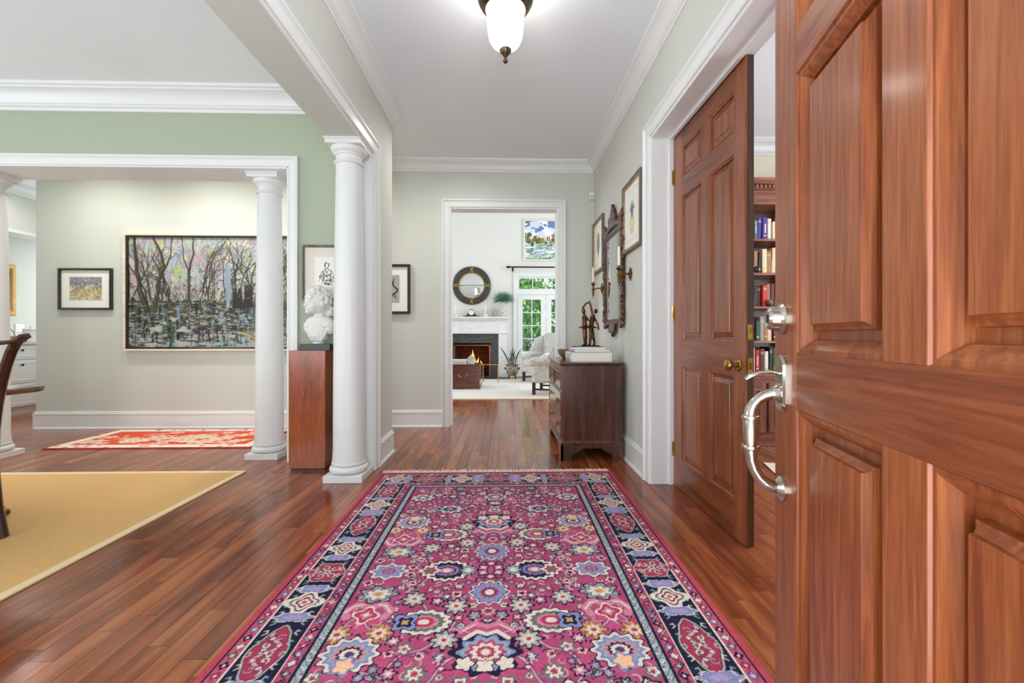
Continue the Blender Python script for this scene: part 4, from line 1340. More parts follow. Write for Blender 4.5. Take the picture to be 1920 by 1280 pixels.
for s_ in (-1, 1):                                        # crest
    for (dy, z, r_) in ((0.02, 2.11, 0.04), (0.06, 2.1, 0.032), (0.1, 2.09, 0.03), (0.03, 2.16, 0.032), (0.07, 2.15, 0.024), (0.022, 2.2, 0.026), (0.05, 2.19, 0.018), (0.012, 2.235, 0.02), (0.035, 2.225, 0.012), (0.14, 2.09, 0.022)):
        carve(yc + s_ * dy, z, r_)
    cs = [(0.995, yc + s_ * (0.075 + 0.05 * math.cos(a) * (1 - a / 11)), 2.12 + 0.055 * math.sin(a) * (1 - a / 11)) for a in [i * 0.45 for i in range(20)]]
    m.tube(cs, 0.011, 8)
    cs = [(0.995, yc + s_ * (0.06 + 0.045 * math.cos(a) * (1 - a / 11)), 1.115 - 0.035 * math.sin(a) * (1 - a / 11)) for a in [i * 0.45 for i in range(18)]]
    m.tube(cs, 0.011, 8)
carve(yc, 2.265, 0.016)
for (dy, z, r_) in ((0, 1.1, 0.04), (0.0, 1.06, 0.024), (-0.05, 1.11, 0.026), (0.05, 1.11, 0.026), (0.0, 1.14, 0.04)): carve(yc + dy, z, r_)
remesh(m, 'carving', 'carved_wood', t, 0.0055, 1)

# ------------------------------------------------------------------ sconces and candles
def sconce(label, y, z, clabel):
    t = thing('wall_sconce', label, 'sconce', (1.03, y, z), group='brass sconces beside the mirror')
    m = MB()
    m.lathe([(0.03, 0), (0.036, -0.004), (0.034, -0.012), (0.02, -0.016), (0.012, -0.022)], (1.03, y, z), 28, 'x', flute=(10, 0.1))
    m.ell((1.024, y, z + 0.036), (0.007, 0.014, 0.022)); m.ell((1.024, y, z - 0.036), (0.007, 0.014, 0.022))
    for a in range(10):
        m.ell((1.018, y + 0.026 * math.cos(a * 0.628), z + 0.03 * math.sin(a * 0.628)), (0.006, 0.008, 0.008), 8, 5)
    remesh(m, 'wall_plate', 'old_brass', t, 0.0028, 1)
    MB().tube([(1.01, y, z), (0.985, y, z + 0.004), (0.96, y, z - 0.006), (0.94, y, z - 0.002), (0.93, y, z + 0.004)], [0.008, 0.006, 0.0055, 0.006, 0.008], 10).build('arm', 'old_brass', t)
    c = (0.93, y, 0)
    MB().lathe([(0.003, z - 0.1), (0.008, z - 0.094), (0.004, z - 0.085), (0.009, z - 0.07), (0.013, z - 0.05), (0.008, z - 0.03), (0.013, z - 0.02), (0.017, z - 0.004), (0.012, z + 0.014), (0.008, z + 0.024), (0.014, z + 0.034), (0.024, z + 0.044), (0.026, z + 0.048), (0.014, z + 0.05), (0.0135, z + 0.066), (0.016, z + 0.068), (0.011, z + 0.069)], c, 20).build('candle_holder', 'old_brass', t)
    k = thing('candle', clabel, 'candle', (0.93, y, z + 0.069), group='ivory candles in the brass sconces')
    MB().lathe([(0.011, z + 0.0695), (0.011, z + 0.2), (0.009, z + 0.222), (0.003, z + 0.23)], c, 16).build('wax', 'candle_wax', k)
    MB().tube([(0.93, y, z + 0.228), (0.931, y, z + 0.24)], 0.0012, 6).build('wick', 'black_iron', k)
sconce('brass wall sconce on the near side of the carved mirror', 3.52, 1.555, 'ivory candle in the sconce on the near side of the mirror')
sconce('brass wall sconce on the far side of the carved mirror', 4.56, 1.55, 'ivory candle in the sconce on the far side of the mirror')

# ------------------------------------------------------------------ pictures on the right wall
def botanical(seed, pot):
    def art(w, h):
        g = np.random.default_rng(seed)
        c = Canvas(w, h, 0.006, (242, 240, 232))
        k = 0.004
        for a, b in (((w * .06, h * .05), (w * .94, h * .05)), ((w * .06, h * .95), (w * .94, h * .95)), ((w * .06, h * .05), (w * .06, h * .95)), ((w * .94, h * .05), (w * .94, h * .95))):
            c.seg(a, b, k, k, (206, 198, 182))
        if pot:
            c.ros((w * .5, h * .64), w * .17, [(1, (222, 210, 160)), (0.6, (232, 222, 178))], 2, 0.0, 0, 1.0, 1.5)
            c.line([(w * .5, h * .75), (w * .5, h * .83)], 0.03, (214, 204, 168))
            for a in np.linspace(-1.1, 1.1, 11):
                L = h * (0.36 - 0.05 * abs(a))
                c.line([(w * .5, h * .55), (w * .5 + L * 0.3 * math.sin(a), h * .55 - L * .55), (w * .5 + L * .62 * math.sin(a), h * .55 - L * math.cos(a) * .95)], 0.02, (96, 122, 110), w1=0.004)
        else:
            for i in range(26):
                y = h * (0.22 + 0.55 * i / 25)
                L = w * 0.22 * math.sin(math.pi * (0.12 + 0.82 * i / 25))
                for sg in (-1, 1):
                    c.line([(w * .5, y), (w * .5 + sg * L, y - h * .05)], 0.012, (124, 138, 126), w1=0.004)
            c.line([(w * .5, h * .2), (w * .5, h * .86)], 0.008, (96, 110, 98))
        c.speckle(0.01, seed)
        return c
    return art
picture('botanical_print', 'botanical print of a yellow potted plant beside the library door casing', (1.03, 3.7, 1.735), WR_A, WR_N, 0.5, 0.575, 0.024, 0.03, 'taupe_frame', botanical(4, True), board=(0.06, 0.44, 0.07, 0.505), lip=(0.012, 'gilt_wood'), group='botanical prints on the right wall')
picture('botanical_print', 'pale botanical leaf print behind the carved mirror near the corner', (1.03, 4.965, 1.74), WR_A, WR_N, 0.5, 0.585, 0.024, 0.03, 'taupe_frame', botanical(5, False), board=(0.06, 0.44, 0.07, 0.515), lip=(0.012, 'gilt_wood'), group='botanical prints on the right wall')

t = thing('motion_sensor', 'small white plastic motion sensor high in the wall corner', 'sensor', (1.0, 4.97, 2.62))
MB().box(0.965, 1.028, 4.93, 4.998, 2.62, 2.7).build('housing', 'plastic_white', t, bevel=0.008, seg=2)
MB().box(0.972, 1.015, 4.926, 4.932, 2.628, 2.662).build('lens', paint('sensor_lens', (200, 204, 204), 0.3), t)

t = thing('wall_outlet', 'white wall outlet plate low on the wall left of the column', 'outlet', (-2.815, 5.0, 0.45))
MB().box(-2.85, -2.78, 4.992, 5.0, 0.39, 0.505).build('plate', 'plastic_white', t, bevel=0.003)
for z in (0.425, 0.472):
    MB().lathe([(0.016, 0), (0.016, -0.003), (0.001, -0.003)], (-2.815, 4.993, z), 16, 'y').build('socket', paint('socket_face', (214, 214, 210), 0.4), t)

# ------------------------------------------------------------------ paintings and pictures on the back wall
WB_A, WB_N = (1, 0, 0), (0, -1, 0)
def swamp(w, h):
    g = np.random.default_rng(21)
    c = Canvas(w, h, 0.0052, (190, 190, 184))
    hz = h * 0.55
    dk = [(46, 40, 30), (58, 52, 38), (74, 66, 52), (60, 46, 52), (86, 80, 66), (40, 44, 36)]
    def pick(p): return p[g.integers(len(p))]
    up = [(202, 206, 202), (176, 196, 210), (160, 178, 200), (214, 206, 196), (186, 168, 184), (206, 212, 184), (196, 178, 186), (168, 186, 158), (222, 220, 210), (178, 160, 150), (150, 160, 176), (200, 214, 216)]
    for _ in range(1500):                                  # broken dabs of sky and foliage
        u, v = g.uniform(0, w), g.uniform(-0.05, hz * 1.05)
        if g.random() < 0.6:
            c.seg((u, v), (u + g.normal(0, 0.014), v + g.uniform(0.02, 0.12)), g.uniform(0.01, 0.045), g.uniform(0.008, 0.03), pick(up), 0.8)
        else:
            c.ros((u, v), g.uniform(0.01, 0.04), [(1, pick(up))], 3, 0.3, g.uniform(0, 6), g.uniform(0.6, 1.4), g.uniform(0.6, 1.4))
    for _ in range(60):                                    # lime and mauve touches near the top left
        u, v = g.uniform(0, w), g.uniform(0, h * .4)
        c.ros((u, v), g.uniform(0.02, 0.05), [(1, pick([(196, 208, 140), (206, 170, 186), (186, 206, 176), (150, 176, 206), (226, 224, 196)]))], 3, 0.35, g.uniform(0, 6))
    mid = [(108, 100, 66), (140, 130, 90), (84, 82, 58), (150, 138, 112), (98, 108, 80), (160, 140, 134), (120, 100, 112), (62, 60, 46), (176, 168, 140)]
    for _ in range(900):                                   # tangled band at the waterline
        u, v = g.uniform(0, w), g.normal(hz, h * 0.09)
        a = g.normal(1.5, 0.7)
        L = g.uniform(0.02, 0.09)
        c.seg((u, v), (u + L * math.cos(a), v + L * math.sin(a)), g.uniform(0.006, 0.022), 0.005, pick(mid), 0.85)
    low = [(44, 46, 36), (56, 60, 46), (34, 36, 30), (76, 86, 70), (52, 88, 72), (84, 80, 66), (70, 56, 66), (100, 108, 100), (60, 50, 40), (116, 110, 92)]
    for _ in range(1500):
        u, v = g.uniform(-0.05, w), hz + h * 0.03 + abs(g.normal(0, h * 0.25))
        if v > h: continue
        c.seg((u, v), (u + g.uniform(0.01, 0.12), v + g.normal(0, 0.008)), g.uniform(0.008, 0.026), g.uniform(0.004, 0.016), pick(low), 0.8)
    for _ in range(240):                                   # vertical reflections
        u, v = g.uniform(0, w), g.uniform(hz, h * 0.92)
        c.seg((u, v), (u + g.normal(0, 0.012), v + g.uniform(0.04, 0.2)), g.uniform(0.01, 0.04), 0.008, pick([(40, 40, 32), (34, 32, 28), (60, 110, 88), (150, 178, 180), (140, 158, 176), (84, 60, 76), (96, 92, 76)]), 0.75)
    for _ in range(170):                                   # pale water and reeds
        u, v = g.uniform(0, w), g.uniform(h * 0.6, h)
        c.seg((u, v), (u + g.uniform(0.02, 0.1), v + g.normal(0, 0.012)), g.uniform(0.005, 0.02), 0.004, pick([(190, 196, 204), (170, 180, 198), (206, 192, 168), (196, 194, 182), (150, 164, 150)]), 0.85)
    def trunk(pts, w0, w1, col):
        p = []
        for i in range(len(pts) - 1):
            p += wobble((pts[i][0] * w, pts[i][1] * h), (pts[i + 1][0] * w, pts[i + 1][1] * h), 6, 0.0035, g)
        c.line(p, w0, col, 0.95, w1=w1)
        c.line([(a - w0 * 0.15, b_) for a, b_ in p], w0 * 0.22, tuple(min(255, x + 50) for x in col), 0.6, w1=w1 * 0.2)
    def tree(u, v, L, a, wd, depth):
        """thin branching sapling"""
        n = 5
        p = [(u, v)]
        for i in range(n):
            a += g.normal(0, 0.14)
            p.append((p[-1][0] + L / n * math.cos(a), p[-1][1] + L / n * math.sin(a)))
        c.line(p, wd, pick(dk), 0.92, w1=wd * 0.45)
        if depth:
            for k in (2, 3, 4):
                if g.random() < 0.85:
                    tree(p[k][0], p[k][1], L * g.uniform(0.4, 0.7), a + g.choice([-1, 1]) * g.uniform(0.25, 0.8), wd * 0.5, depth - 1)
    for _ in range(40):
        tree(g.uniform(0, w), hz + g.uniform(-0.08, 0.05), g.uniform(0.3, 0.62), -math.pi / 2 + g.normal(0, 0.12), g.uniform(0.008, 0.02), 2)
    trunk([(.105, .66), (.06, .48), (.045, .3), (.03, .0)], 0.07, 0.03, (58, 50, 38))
    trunk([(.15, .66), (.165, .45), (.2, .28), (.17, .12), (.14, 0)], 0.05, 0.018, (64, 58, 42))
    trunk([(.2, .3), (.235, .18), (.25, .0)], 0.018, 0.01, (60, 52, 42))
    trunk([(.34, .56), (.345, .3), (.37, .15), (.37, .0)], 0.03, 0.012, (62, 54, 44))
    trunk([(.345, .32), (.31, .2), (.3, 0)], 0.016, 0.008, (60, 50, 44))
    for (a0, a1, b0, b1, col) in ((.60, .64, .46, .63, (40, 36, 28)), (.665, .70, .44, .62, (40, 36, 28))):
        for _ in range(14):
            u = g.uniform(a0, a1)
            c.seg((u * w, g.uniform(b0, b0 + .08) * h), (u * w + g.normal(0, .01), b1 * h), 0.03, 0.04, col, 0.8)
    trunk([(.61, .5), (.6, .38), (.585, .2), (.57, .1)], 0.02, 0.008, (56, 48, 40))
    trunk([(.69, .48), (.70, .36), (.725, .22), (.735, .0)], 0.018, 0.009, (60, 50, 44))
    trunk([(.86, .9), (.855, .5), (.845, .2), (.84, .0)], 0.085, 0.055, (76, 62, 58))
    trunk([(.81, .68), (.79, .5), (.765, .34)], 0.03, 0.01, (54, 50, 40))
    for k in range(10):
        c.seg((w * .565 + g.normal(0, .012), h * g.uniform(.22, .4)), (w * .568 + g.normal(0, .012), h * g.uniform(.5, .66)), 0.03, 0.03, pick([(160, 180, 200), (180, 194, 206), (150, 170, 190)]), 0.75)
    for (u0, u1, v0, v1, col, n) in ((.52, .56, .66, .95, (150, 186, 194), 9), (.2, .24, .6, .82, (84, 130, 104), 9), (.22, .25, .78, .98, (40, 104, 80), 8), (.65, .67, .68, .95, (176, 188, 206), 6), (.36, .46, .82, .9, (78, 46, 66), 12), (.08, .12, .72, .92, (40, 38, 30), 9), (.27, .29, .76, .98, (36, 34, 30), 8), (.7, .74, .62, .84, (70, 112, 92), 8)):
        for _ in range(n):
            u, v = g.uniform(u0, u1) * w, g.uniform(v0, v1) * h
            c.seg((u, v), (u + g.normal(0, .012), v + g.uniform(.02, .09)), g.uniform(.012, .035), .01, tuple(np.clip(np.array(col) + g.normal(0, 12, 3), 0, 255)), 0.85)
    for k in range(9):
        c.line([(w * .60 + 0.014 * k, h * .86 + .004 * k), (w * .66 + .012 * k, h * .865 + .008 * k), (w * .72 + .01 * k, h * (.9 + .012 * k))], 0.013, pick([(206, 180, 140), (190, 160, 116), (214, 196, 160)]), 0.9, w1=0.004)
    for (u, v, r_) in ((.255, .745, .03), (.2, .78, .022), (.16, .83, .045), (.31, .84, .045), (.52, .36, .018), (.36, .34, .018), (.42, .33, .016), (.59, .9, .025), (.13, .98, .04), (.3, .97, .05)):
        c.ros((w * u, h * v), r_, [(1, (196, 198, 194)), (0.5, (214, 208, 200))], 3, 0.3, g.uniform(0, 6), 1.5, 0.7)
    for _ in range(120):                                   # bright flecks
        u, v = g.uniform(0, w), g.uniform(h * 0.3, h * 0.98)
        a = g.uniform(-0.6, 0.6) if v > hz else g.uniform(-2, -1)
        c.line([(u, v), (u + .05 * math.cos(a), v + .05 * math.sin(a))], 0.005, pick([(214, 204, 180), (200, 196, 184), (186, 196, 146), (196, 170, 126)]), 0.9, w1=0.002)
    c.A *= 0.88
    c.speckle(0.03, 2)
    return c
picture('painting', 'large framed oil painting of bare trees in a swamp on the hall wall', (-4.285, 5.0, 0.878), WB_A, WB_N, 2.03, 1.318, 0.022, 0.05, 'pale_frame', swamp, lip=(0.02, 'black_frame'), prof=[(0, 0), (0, 0.05), (0.016, 0.05), (0.022, 0.046), (0.022, 0)], cat='painting')
def townart(w, h):
    g = np.random.default_rng(6)
    c = Canvas(w, h, 0.005, (190, 176, 140))
    c.rect(0, w, 0, h * .3, (148, 150, 160))
    for _ in range(170):
        u, v = g.uniform(0, w), g.uniform(0, h)
        pal = [(120, 126, 140), (150, 146, 140), (176, 176, 170)] if v < h * .35 else [(206, 190, 140), (186, 160, 110), (214, 204, 176), (150, 142, 110), (196, 150, 120), (226, 220, 200)]
        c.seg((u, v), (u + g.normal(0, .02), v + g.uniform(0, .04)), 0.02, 0.01, pal[g.integers(len(pal))], 0.8)
    for _ in range(60):
        u, v = g.uniform(0, w), h * g.uniform(.18, .5)
        a = g.uniform(0, 6.28)
        c.line([(u, v), (u + .02 * math.cos(a), v + .02 * math.sin(a)), (u + .03 * math.cos(a + .8), v + .03 * math.sin(a + .8))], 0.007, [(96, 104, 104), (120, 128, 140), (200, 204, 200), (90, 90, 80)][g.integers(4)], 0.8)
    c.speckle(0.04, 3)
    return c
picture('framed_picture', 'small painting with wide white mat in a black frame on the hall wall', (-5.015, 5.0, 1.34), WB_A, WB_N, 0.585, 0.468, 0.024, 0.035, 'black_frame', townart, board=(0.115, 0.47, 0.11, 0.37))
def twig(w, h):
    c = Canvas(w, h, 0.005, (178, 174, 164))
    D = (44, 38, 34)
    for p, k in (([(.5, .1), (.62, .3), (.7, .42), (.9, .52), (.86, .6), (.6, .72), (.5, .95)], .016), ([(.7, .12), (.64, .32)], .01), ([(.6, .7), (.72, .68), (.78, .82)], .012), ([(.5, .6), (.3, .3), (.1, .2)], .014), ([(.2, .9), (.4, .7), (.5, .5)], .012)):
        c.line([(w * a, h * b) for a, b in p], k, D)
    c.speckle(0.03, 4)
    return c
picture('framed_print', 'black framed print of a twisted twig on the wall beside the living room doorway', (-1.56, 5.0, 1.298), WB_A, WB_N, 0.468, 0.568, 0.03, 0.04, 'black_frame', twig, board=(0.14, 0.345, 0.13, 0.445))
def sketch(w, h):
    g = np.random.default_rng(14)
    c = Canvas(w, h, 0.003, (234, 232, 224))
    D = (70, 66, 60)
    def sc(p, k=0.0045):
        for _ in range(2):
            c.line([(w * a + g.normal(0, .002), h * b_ + g.normal(0, .002)) for a, b_ in p], k, D, 0.7, w1=0.002)
    sc([(.46, .22), (.43, .28), (.45, .35), (.5, .38), (.56, .35), (.58, .28), (.55, .21), (.5, .19), (.46, .22)])
    for _ in range(16):
        a = g.uniform(2.6, 6.8)
        sc([(.51 + .07 * math.cos(a), .26 + .07 * math.sin(a)), (.51 + .1 * math.cos(a + .3), .26 + .09 * math.sin(a + .3))], 0.004)
    sc([(.48, .38), (.44, .43), (.34, .47), (.28, .56), (.24, .68), (.2, .8)])
    sc([(.54, .38), (.6, .43), (.7, .46), (.76, .56), (.78, .7), (.74, .84)])
    sc([(.34, .5), (.38, .62), (.34, .76), (.32, .9)])
    sc([(.7, .5), (.66, .62), (.68, .76), (.7, .92)])
    sc([(.4, .56), (.48, .6), (.56, .6), (.64, .56)])
    sc([(.44, .44), (.5, .5), (.58, .44)])
    sc([(.24, .68), (.34, .74), (.44, .78), (.52, .76)])
    for _ in range(26):
        u, v = g.uniform(.2, .8), g.uniform(.6, .94)
        c.ros((w * u, h * v), g.uniform(.004, .009), [(1, [(110, 112, 90), D, (140, 134, 120)][g.integers(3)])], 3, .4, g.uniform(0, 6))
    for _ in range(30):
        u, v = g.uniform(.3, .72), g.uniform(.45, .9)
        sc([(u, v), (u + g.normal(0, .03), v + .05)], 0.003)
    return c
picture('framed_drawing', 'ink sketch of a figure in a wood frame on the green wall behind the bust', (-1.685, 3.64, 1.342), WB_A, WB_N, 0.4, 0.46, 0.02, 0.03, 'taupe_frame', sketch, board=(0.1, 0.3, 0.11, 0.36), bmat='mat_linen')

# ------------------------------------------------------------------ kitchen beyond the hall
paint('cabinet_white', (236, 238, 240), 0.4, 0.01)
paint('counter_stone', (214, 212, 206), 0.25, 0.06, 40)
def cabinet(label, y0, y1):
    t = thing('base_cabinet', label, 'cabinet', (-6.75, (y0 + y1) / 2, 0), group='white kitchen drawer cabinets')
    MB().box(-7.1, -6.455, y0, y1, 0.1, 0.93).build('body', 'cabinet_white', t)
    MB().box(-7.1, -6.5, y0, y1, 0.0, 0.1).build('toe_kick', 'cabinet_white', t)
    for z0, z1 in ((0.735, 0.915), (0.42, 0.72), (0.115, 0.405)):
        d = MB().box(-6.456, -6.438, y0 + 0.012, y1 - 0.012, z0, z1).build('drawer', 'cabinet_white', t, bevel=0.003)
        frame4((-6.4385, y0 + 0.012, z0), (0, 1, 0), (1, 0, 0), y1 - y0 - 0.024, z1 - z0, [(0.03, -0.004), (0.034, 0.004), (0.04, 0.004), (0.044, -0.004)]).build('drawer_moulding', 'cabinet_white', d)
        MB().lathe([(0.006, 0), (0.005, 0.012), (0.014, 0.016), (0.014, 0.022), (0.001, 0.026)], (-6.438, (y0 + y1) / 2, z1 - 0.06), 12, 'x').build('knob', 'black_iron', d)
cabinet('white drawer cabinet at the far left behind the dining chair', 5.68, 6.16)
cabinet('white drawer cabinet farther back beside the hall wall corner', 6.16, 6.7)
t = thing('countertop', 'pale stone countertop on the white kitchen cabinets', 'countertop', (-6.75, 6.2, 0.93))
MB().box(-7.11, -6.425, 5.66, 6.72, 0.93, 0.97).build('slab', 'counter_stone', t, bevel=0.004)
tag(MB().box(-7.119, -7.1, 5.66, 6.72, 0.9705, 1.07).build('trim_18', 'counter_stone', smooth=0), kind=S)
t = thing('canister', 'white lidded canister on the kitchen counter', 'canister', (-6.72, 6.3, 0.97))
MB().lathe([(0.08, 0.97), (0.084, 0.975), (0.084, 1.12), (0.08, 1.125)], (-6.72, 6.3, 0), 28).build('jar', 'plastic_white', t)
MB().lathe([(0.086, 1.126), (0.086, 1.142), (0.07, 1.15), (0.016, 1.152), (0.012, 1.158), (0.018, 1.17), (0.01, 1.178), (0.001, 1.179)], (-6.72, 6.3, 0), 28).build('lid', 'plastic_white', t)
t = thing('basket', 'small wicker basket with arched handle on the kitchen counter', 'basket', (-6.78, 6.08, 0.97))
twotone('wicker', (150, 100, 50), (206, 160, 90), 90, 0.7)
MB().lathe([(0.05, 0.97), (0.06, 0.98), (0.07, 1.03), (0.072, 1.045), (0.066, 1.045), (0.06, 1.0), (0.01, 0.985)], (-6.78, 6.08, 0), 20).build('bowl_body', 'wicker', t)
MB().tube([(-6.78, 6.08 + 0.068 * math.cos(a), 1.04 + 0.1 * math.sin(a)) for a in [i * math.pi / 14 for i in range(15)]], 0.006, 8).build('handle', 'wicker', t)
def plainart(col, seed):
    def art(w, h):
        g = np.random.default_rng(seed)
        c = Canvas(w, h, 0.01, col)
        for _ in range(120):
            u, v = g.uniform(0, w), g.uniform(0, h)
            f = g.uniform(.8, 1.15)
            c.seg((u, v), (u + g.normal(0, .05), v + g.normal(0, .05)), 0.03, 0.01, tuple(min(255, x * f) for x in col), 0.6)
        return c
    return art
paint('gold_leaf', (204, 162, 84), 0.35, 0.12, 30)
picture('gilt_picture', 'gold framed picture on the kitchen wall at the far left', (-7.12, 5.8, 1.34), (0, 1, 0), (1, 0, 0), 0.65, 0.73, 0.07, 0.04, 'gold_leaf', plainart((226, 214, 190), 8))
t = thing('wall_outlet', 'white outlet plate on the kitchen backsplash beside the canister', 'outlet', (-7.12, 6.5, 1.15))
MB().box(-7.12, -7.112, 6.46, 6.58, 1.1, 1.22).build('plate', 'plastic_white', t, bevel=0.002)
MB().box(-7.113, -7.109, 6.49, 6.55, 1.13, 1.19).build('switch', 'plastic_white', t, bevel=0.001)

# ------------------------------------------------------------------ dining chair
t = thing('dining_chair', 'dark mahogany dining chair with curved crest rail at the table end', 'chair', (-2.82, 2.08, 0.0105), R(-90))
post = [(0.23, 0.0), (0.2, 0.15), (0.18, 0.3), (0.168, 0.42), (0.175, 0.55), (0.19, 0.68), (0.208, 0.78), (0.238, 0.89), (0.262, 0.96), (0.285, 1.005)]
for sx in (-1, 1):
    pts = [(sx * (0.215 + 0.012 * (z / 1.0)), y, z) for y, z in post]
    pts += [(sx * 0.238, 0.305, 1.03), (sx * 0.258, 0.322, 1.042)]
    MB().tube(pts, [0.024, 0.023, 0.024, 0.027, 0.026, 0.025, 0.024, 0.023, 0.023, 0.024, 0.022, 0.012], 8, sq=(0.85, 1.15)).build('rear_post', 'chair_wood', t, local=True)
cr = []
for i in range(21):
    k = i / 20 * 2 - 1
    cr.append((k * 0.25, 0.292 - 0.02 * (1 - k * k) + 0.014 * abs(k) ** 6, 1.02 + 0.018 * math.cos(k * math.pi * 1.5) * (1 - k * k) - 0.006))
MB().tube(cr, [0.018 + 0.006 * math.cos(i / 20 * 2 * math.pi - math.pi) for i in range(21)], 8, sq=(1.25, 0.8)).build('crest_rail', 'chair_wood', t, local=True)
for dx0, dx1 in ((-0.04, -0.09), (0.04, 0.09), (-0.012, -0.03), (0.012, 0.03)):
    MB().tube([(dx0, 0.17, 0.47), (dx0 * 0.6, 0.18, 0.6), (dx1 * 0.9, 0.205, 0.76), (dx0 * 0.6, 0.235, 0.88), (dx1, 0.272, 1.01)], 0.011, 6, sq=(1.0, 0.6)).build('splat_strap', 'chair_wood', t, local=True)
MB().box(-0.07, 0.07, 0.16, 0.185, 0.45, 0.48).build('splat_shoe', 'chair_wood', t, local=True)
MB().box(-0.22, 0.22, 0.15, 0.185, 0.385, 0.455).box(-0.25, 0.25, -0.25, -0.22, 0.385, 0.455).box(-0.25, -0.22, -0.24, 0.16, 0.385, 0.455).box(0.22, 0.25, -0.24, 0.16, 0.385, 0.455).build('seat_rail', 'chair_wood', t, bevel=0.003, local=True)
MB().box(-0.225, 0.225, -0.235, 0.15, 0.43, 0.485).build('seat_cushion', paint('seat_fabric', (150, 120, 84), 0.9, 0.1, 40), t, bevel=0.02, seg=3, local=True)
for sx in (-1, 1):
    MB().box(sx * 0.23 - 0.022, sx * 0.23 + 0.022, -0.257, -0.213, 0, 0.43).build('front_leg', 'chair_wood', t, bevel=0.003, local=True)
    MB().box(sx * 0.225 - 0.012, sx * 0.225 + 0.012, -0.22, 0.2, 0.14, 0.17).build('side_stretcher', 'chair_wood', t, local=True)
MB().box(-0.22, 0.22, -0.02, 0.004, 0.145, 0.168).build('cross_stretcher', 'chair_wood', t, local=True)

# ------------------------------------------------------------------ dining table
t = thing('dining_table', 'polished mahogany dining table with rounded corner behind the chair', 'table', (-3.7, 2.07, 0.0105))
def rrect(x0, x1, y0, y1, r, n=6):
    out = []
    for cx_, cy_, a0 in ((x1 - r, y1 - r, 0), (x0 + r, y1 - r, 90), (x0 + r, y0 + r, 180), (x1 - r, y0 + r, 270)):
        for i in range(n + 1):
            a = R(a0 + 90 * i / n)
            out.append((cx_ + r * math.cos(a), cy_ + r * math.sin(a)))
    return out
TR = (-4.75, -2.665, 1.53, 2.62)
ls = []
for i, z in ((0.012, 0.728), (0.003, 0.732), (0.0, 0.738), (0.0, 0.752), (0.003, 0.757), (0.008, 0.76)):
    ls.append([(x, y, z) for x, y in rrect(TR[0] + i, TR[1] - i, TR[2] + i, TR[3] - i, 0.08)])
MB().loops(ls).build('tabletop', wood('table_top_wood', [(70, 34, 20), (104, 56, 36), (136, 84, 58)], 'x', 0.15, 0.6, 1.0, 10), t)
for px in (-3.32, -4.1):
    MB().lathe([(0.09, 0.3), (0.1, 0.33), (0.06, 0.36), (0.05, 0.42), (0.075, 0.5), (0.08, 0.56), (0.05, 0.62), (0.06, 0.7), (0.12, 0.728)], (px, 2.07, 0), 28).build('pedestal_shaft', 'chair_wood', t)
    for a in (48, 132, 228, 312):
        d = Vector((math.cos(R(a)), math.sin(R(a)), 0))
        p = Vector((px, 2.07, 0))
        pts = [p + d * 0.06 + Vector((0, 0, 0.36)), p + d * 0.2 + Vector((0, 0, 0.34)), p + d * 0.38 + Vector((0, 0, 0.2)), p + d * 0.52 + Vector((0, 0, 0.09)), p + d * 0.62 + Vector((0, 0, 0.06))]
        lg = MB().tube(pts, [0.036, 0.034, 0.028, 0.024, 0.022], 8).build('splayed_leg', 'chair_wood', t)
        q = p + d * 0.66
        MB().tube([q - d * 0.06 + Vector((0, 0, 0.06)), q + Vector((0, 0, 0.05))], [0.024, 0.02], 10).build('foot_cap', 'old_brass', lg)
        MB().lathe([(0.001, -0.012), (0.02, -0.012), (0.022, 0), (0.02, 0.012), (0.001, 0.012)], (q.x, q.y, 0.033), 14, 'y').build('castor', 'old_brass', lg)

# ------------------------------------------------------------------ library
LX0, LX1 = 1.55, 3.35
BF, BBk = 4.05, 4.4
t = thing('bookcase', 'built-in mahogany bookcase with dentil cornice and lower cabinets in the library', 'bookcase', (2.45, 4.2, 0))
t_bookcase = t
for x in (LX0, 2.02, 2.93, LX1 - 0.04):
    MB().box(x, x + 0.04, BF, BBk, 0.69, 2.3).build('upright', 'bookcase_wood', t, bevel=0.002)
MB().box(LX0, LX1, BBk - 0.012, BBk, 0.69, 2.3).build('back_panel', 'bookcase_shelf_wood', t, smooth=0)
for z in (1.0, 1.33, 1.65, 1.975):
    MB().box(LX0 + 0.03, LX1 - 0.03, BF + 0.012, BBk - 0.012, z - 0.022, z).build('shelf', 'bookcase_shelf_wood', t, bevel=0.002)
MB().box(LX0 - 0.02, LX1 + 0.02, BF - 0.03, BBk, 0.66, 0.69).box(LX0 - 0.01, LX1 + 0.01, BF - 0.015, BBk, 0.635, 0.66).build('ledge', 'bookcase_shelf_wood', t, bevel=0.003)
MB().box(LX0, LX1, BF, BBk, 0.0, 0.635).build('lower_case', 'bookcase_shelf_wood', t, bevel=0.002)
MB().box(LX0 - 0.008, LX1 + 0.008, BF - 0.012, BF, 0.0, 0.09).build('base_board', 'bookcase_shelf_wood', t, bevel=0.003)
for x0, x1 in ((LX0 + 0.03, 2.03), (2.06, 2.475), (2.495, 2.91), (2.94, LX1 - 0.03)):
    d = MB().box(x0, x1, BF - 0.018, BF, 0.13, 0.6).build('cabinet_door', 'bookcase_wood', t, bevel=0.002)
    frame4((x0 + 0.055, BF - 0.018, 0.185), (1, 0, 0), (0, -1, 0), x1 - x0 - 0.11, 0.36, [(0, 0), (0.0, 0.003), (0.012, 0.005), (0.018, 0.001)]).build('panel_moulding', 'bookcase_wood', d)
    MB().lathe([(0.006, 0), (0.006, -0.012), (0.013, -0.018), (0.012, -0.026), (0.001, -0.028)], (x1 - 0.025 if x1 < 2.48 else x0 + 0.025, BF - 0.018, 0.48), 12, 'y').build('knob', 'brass', d)
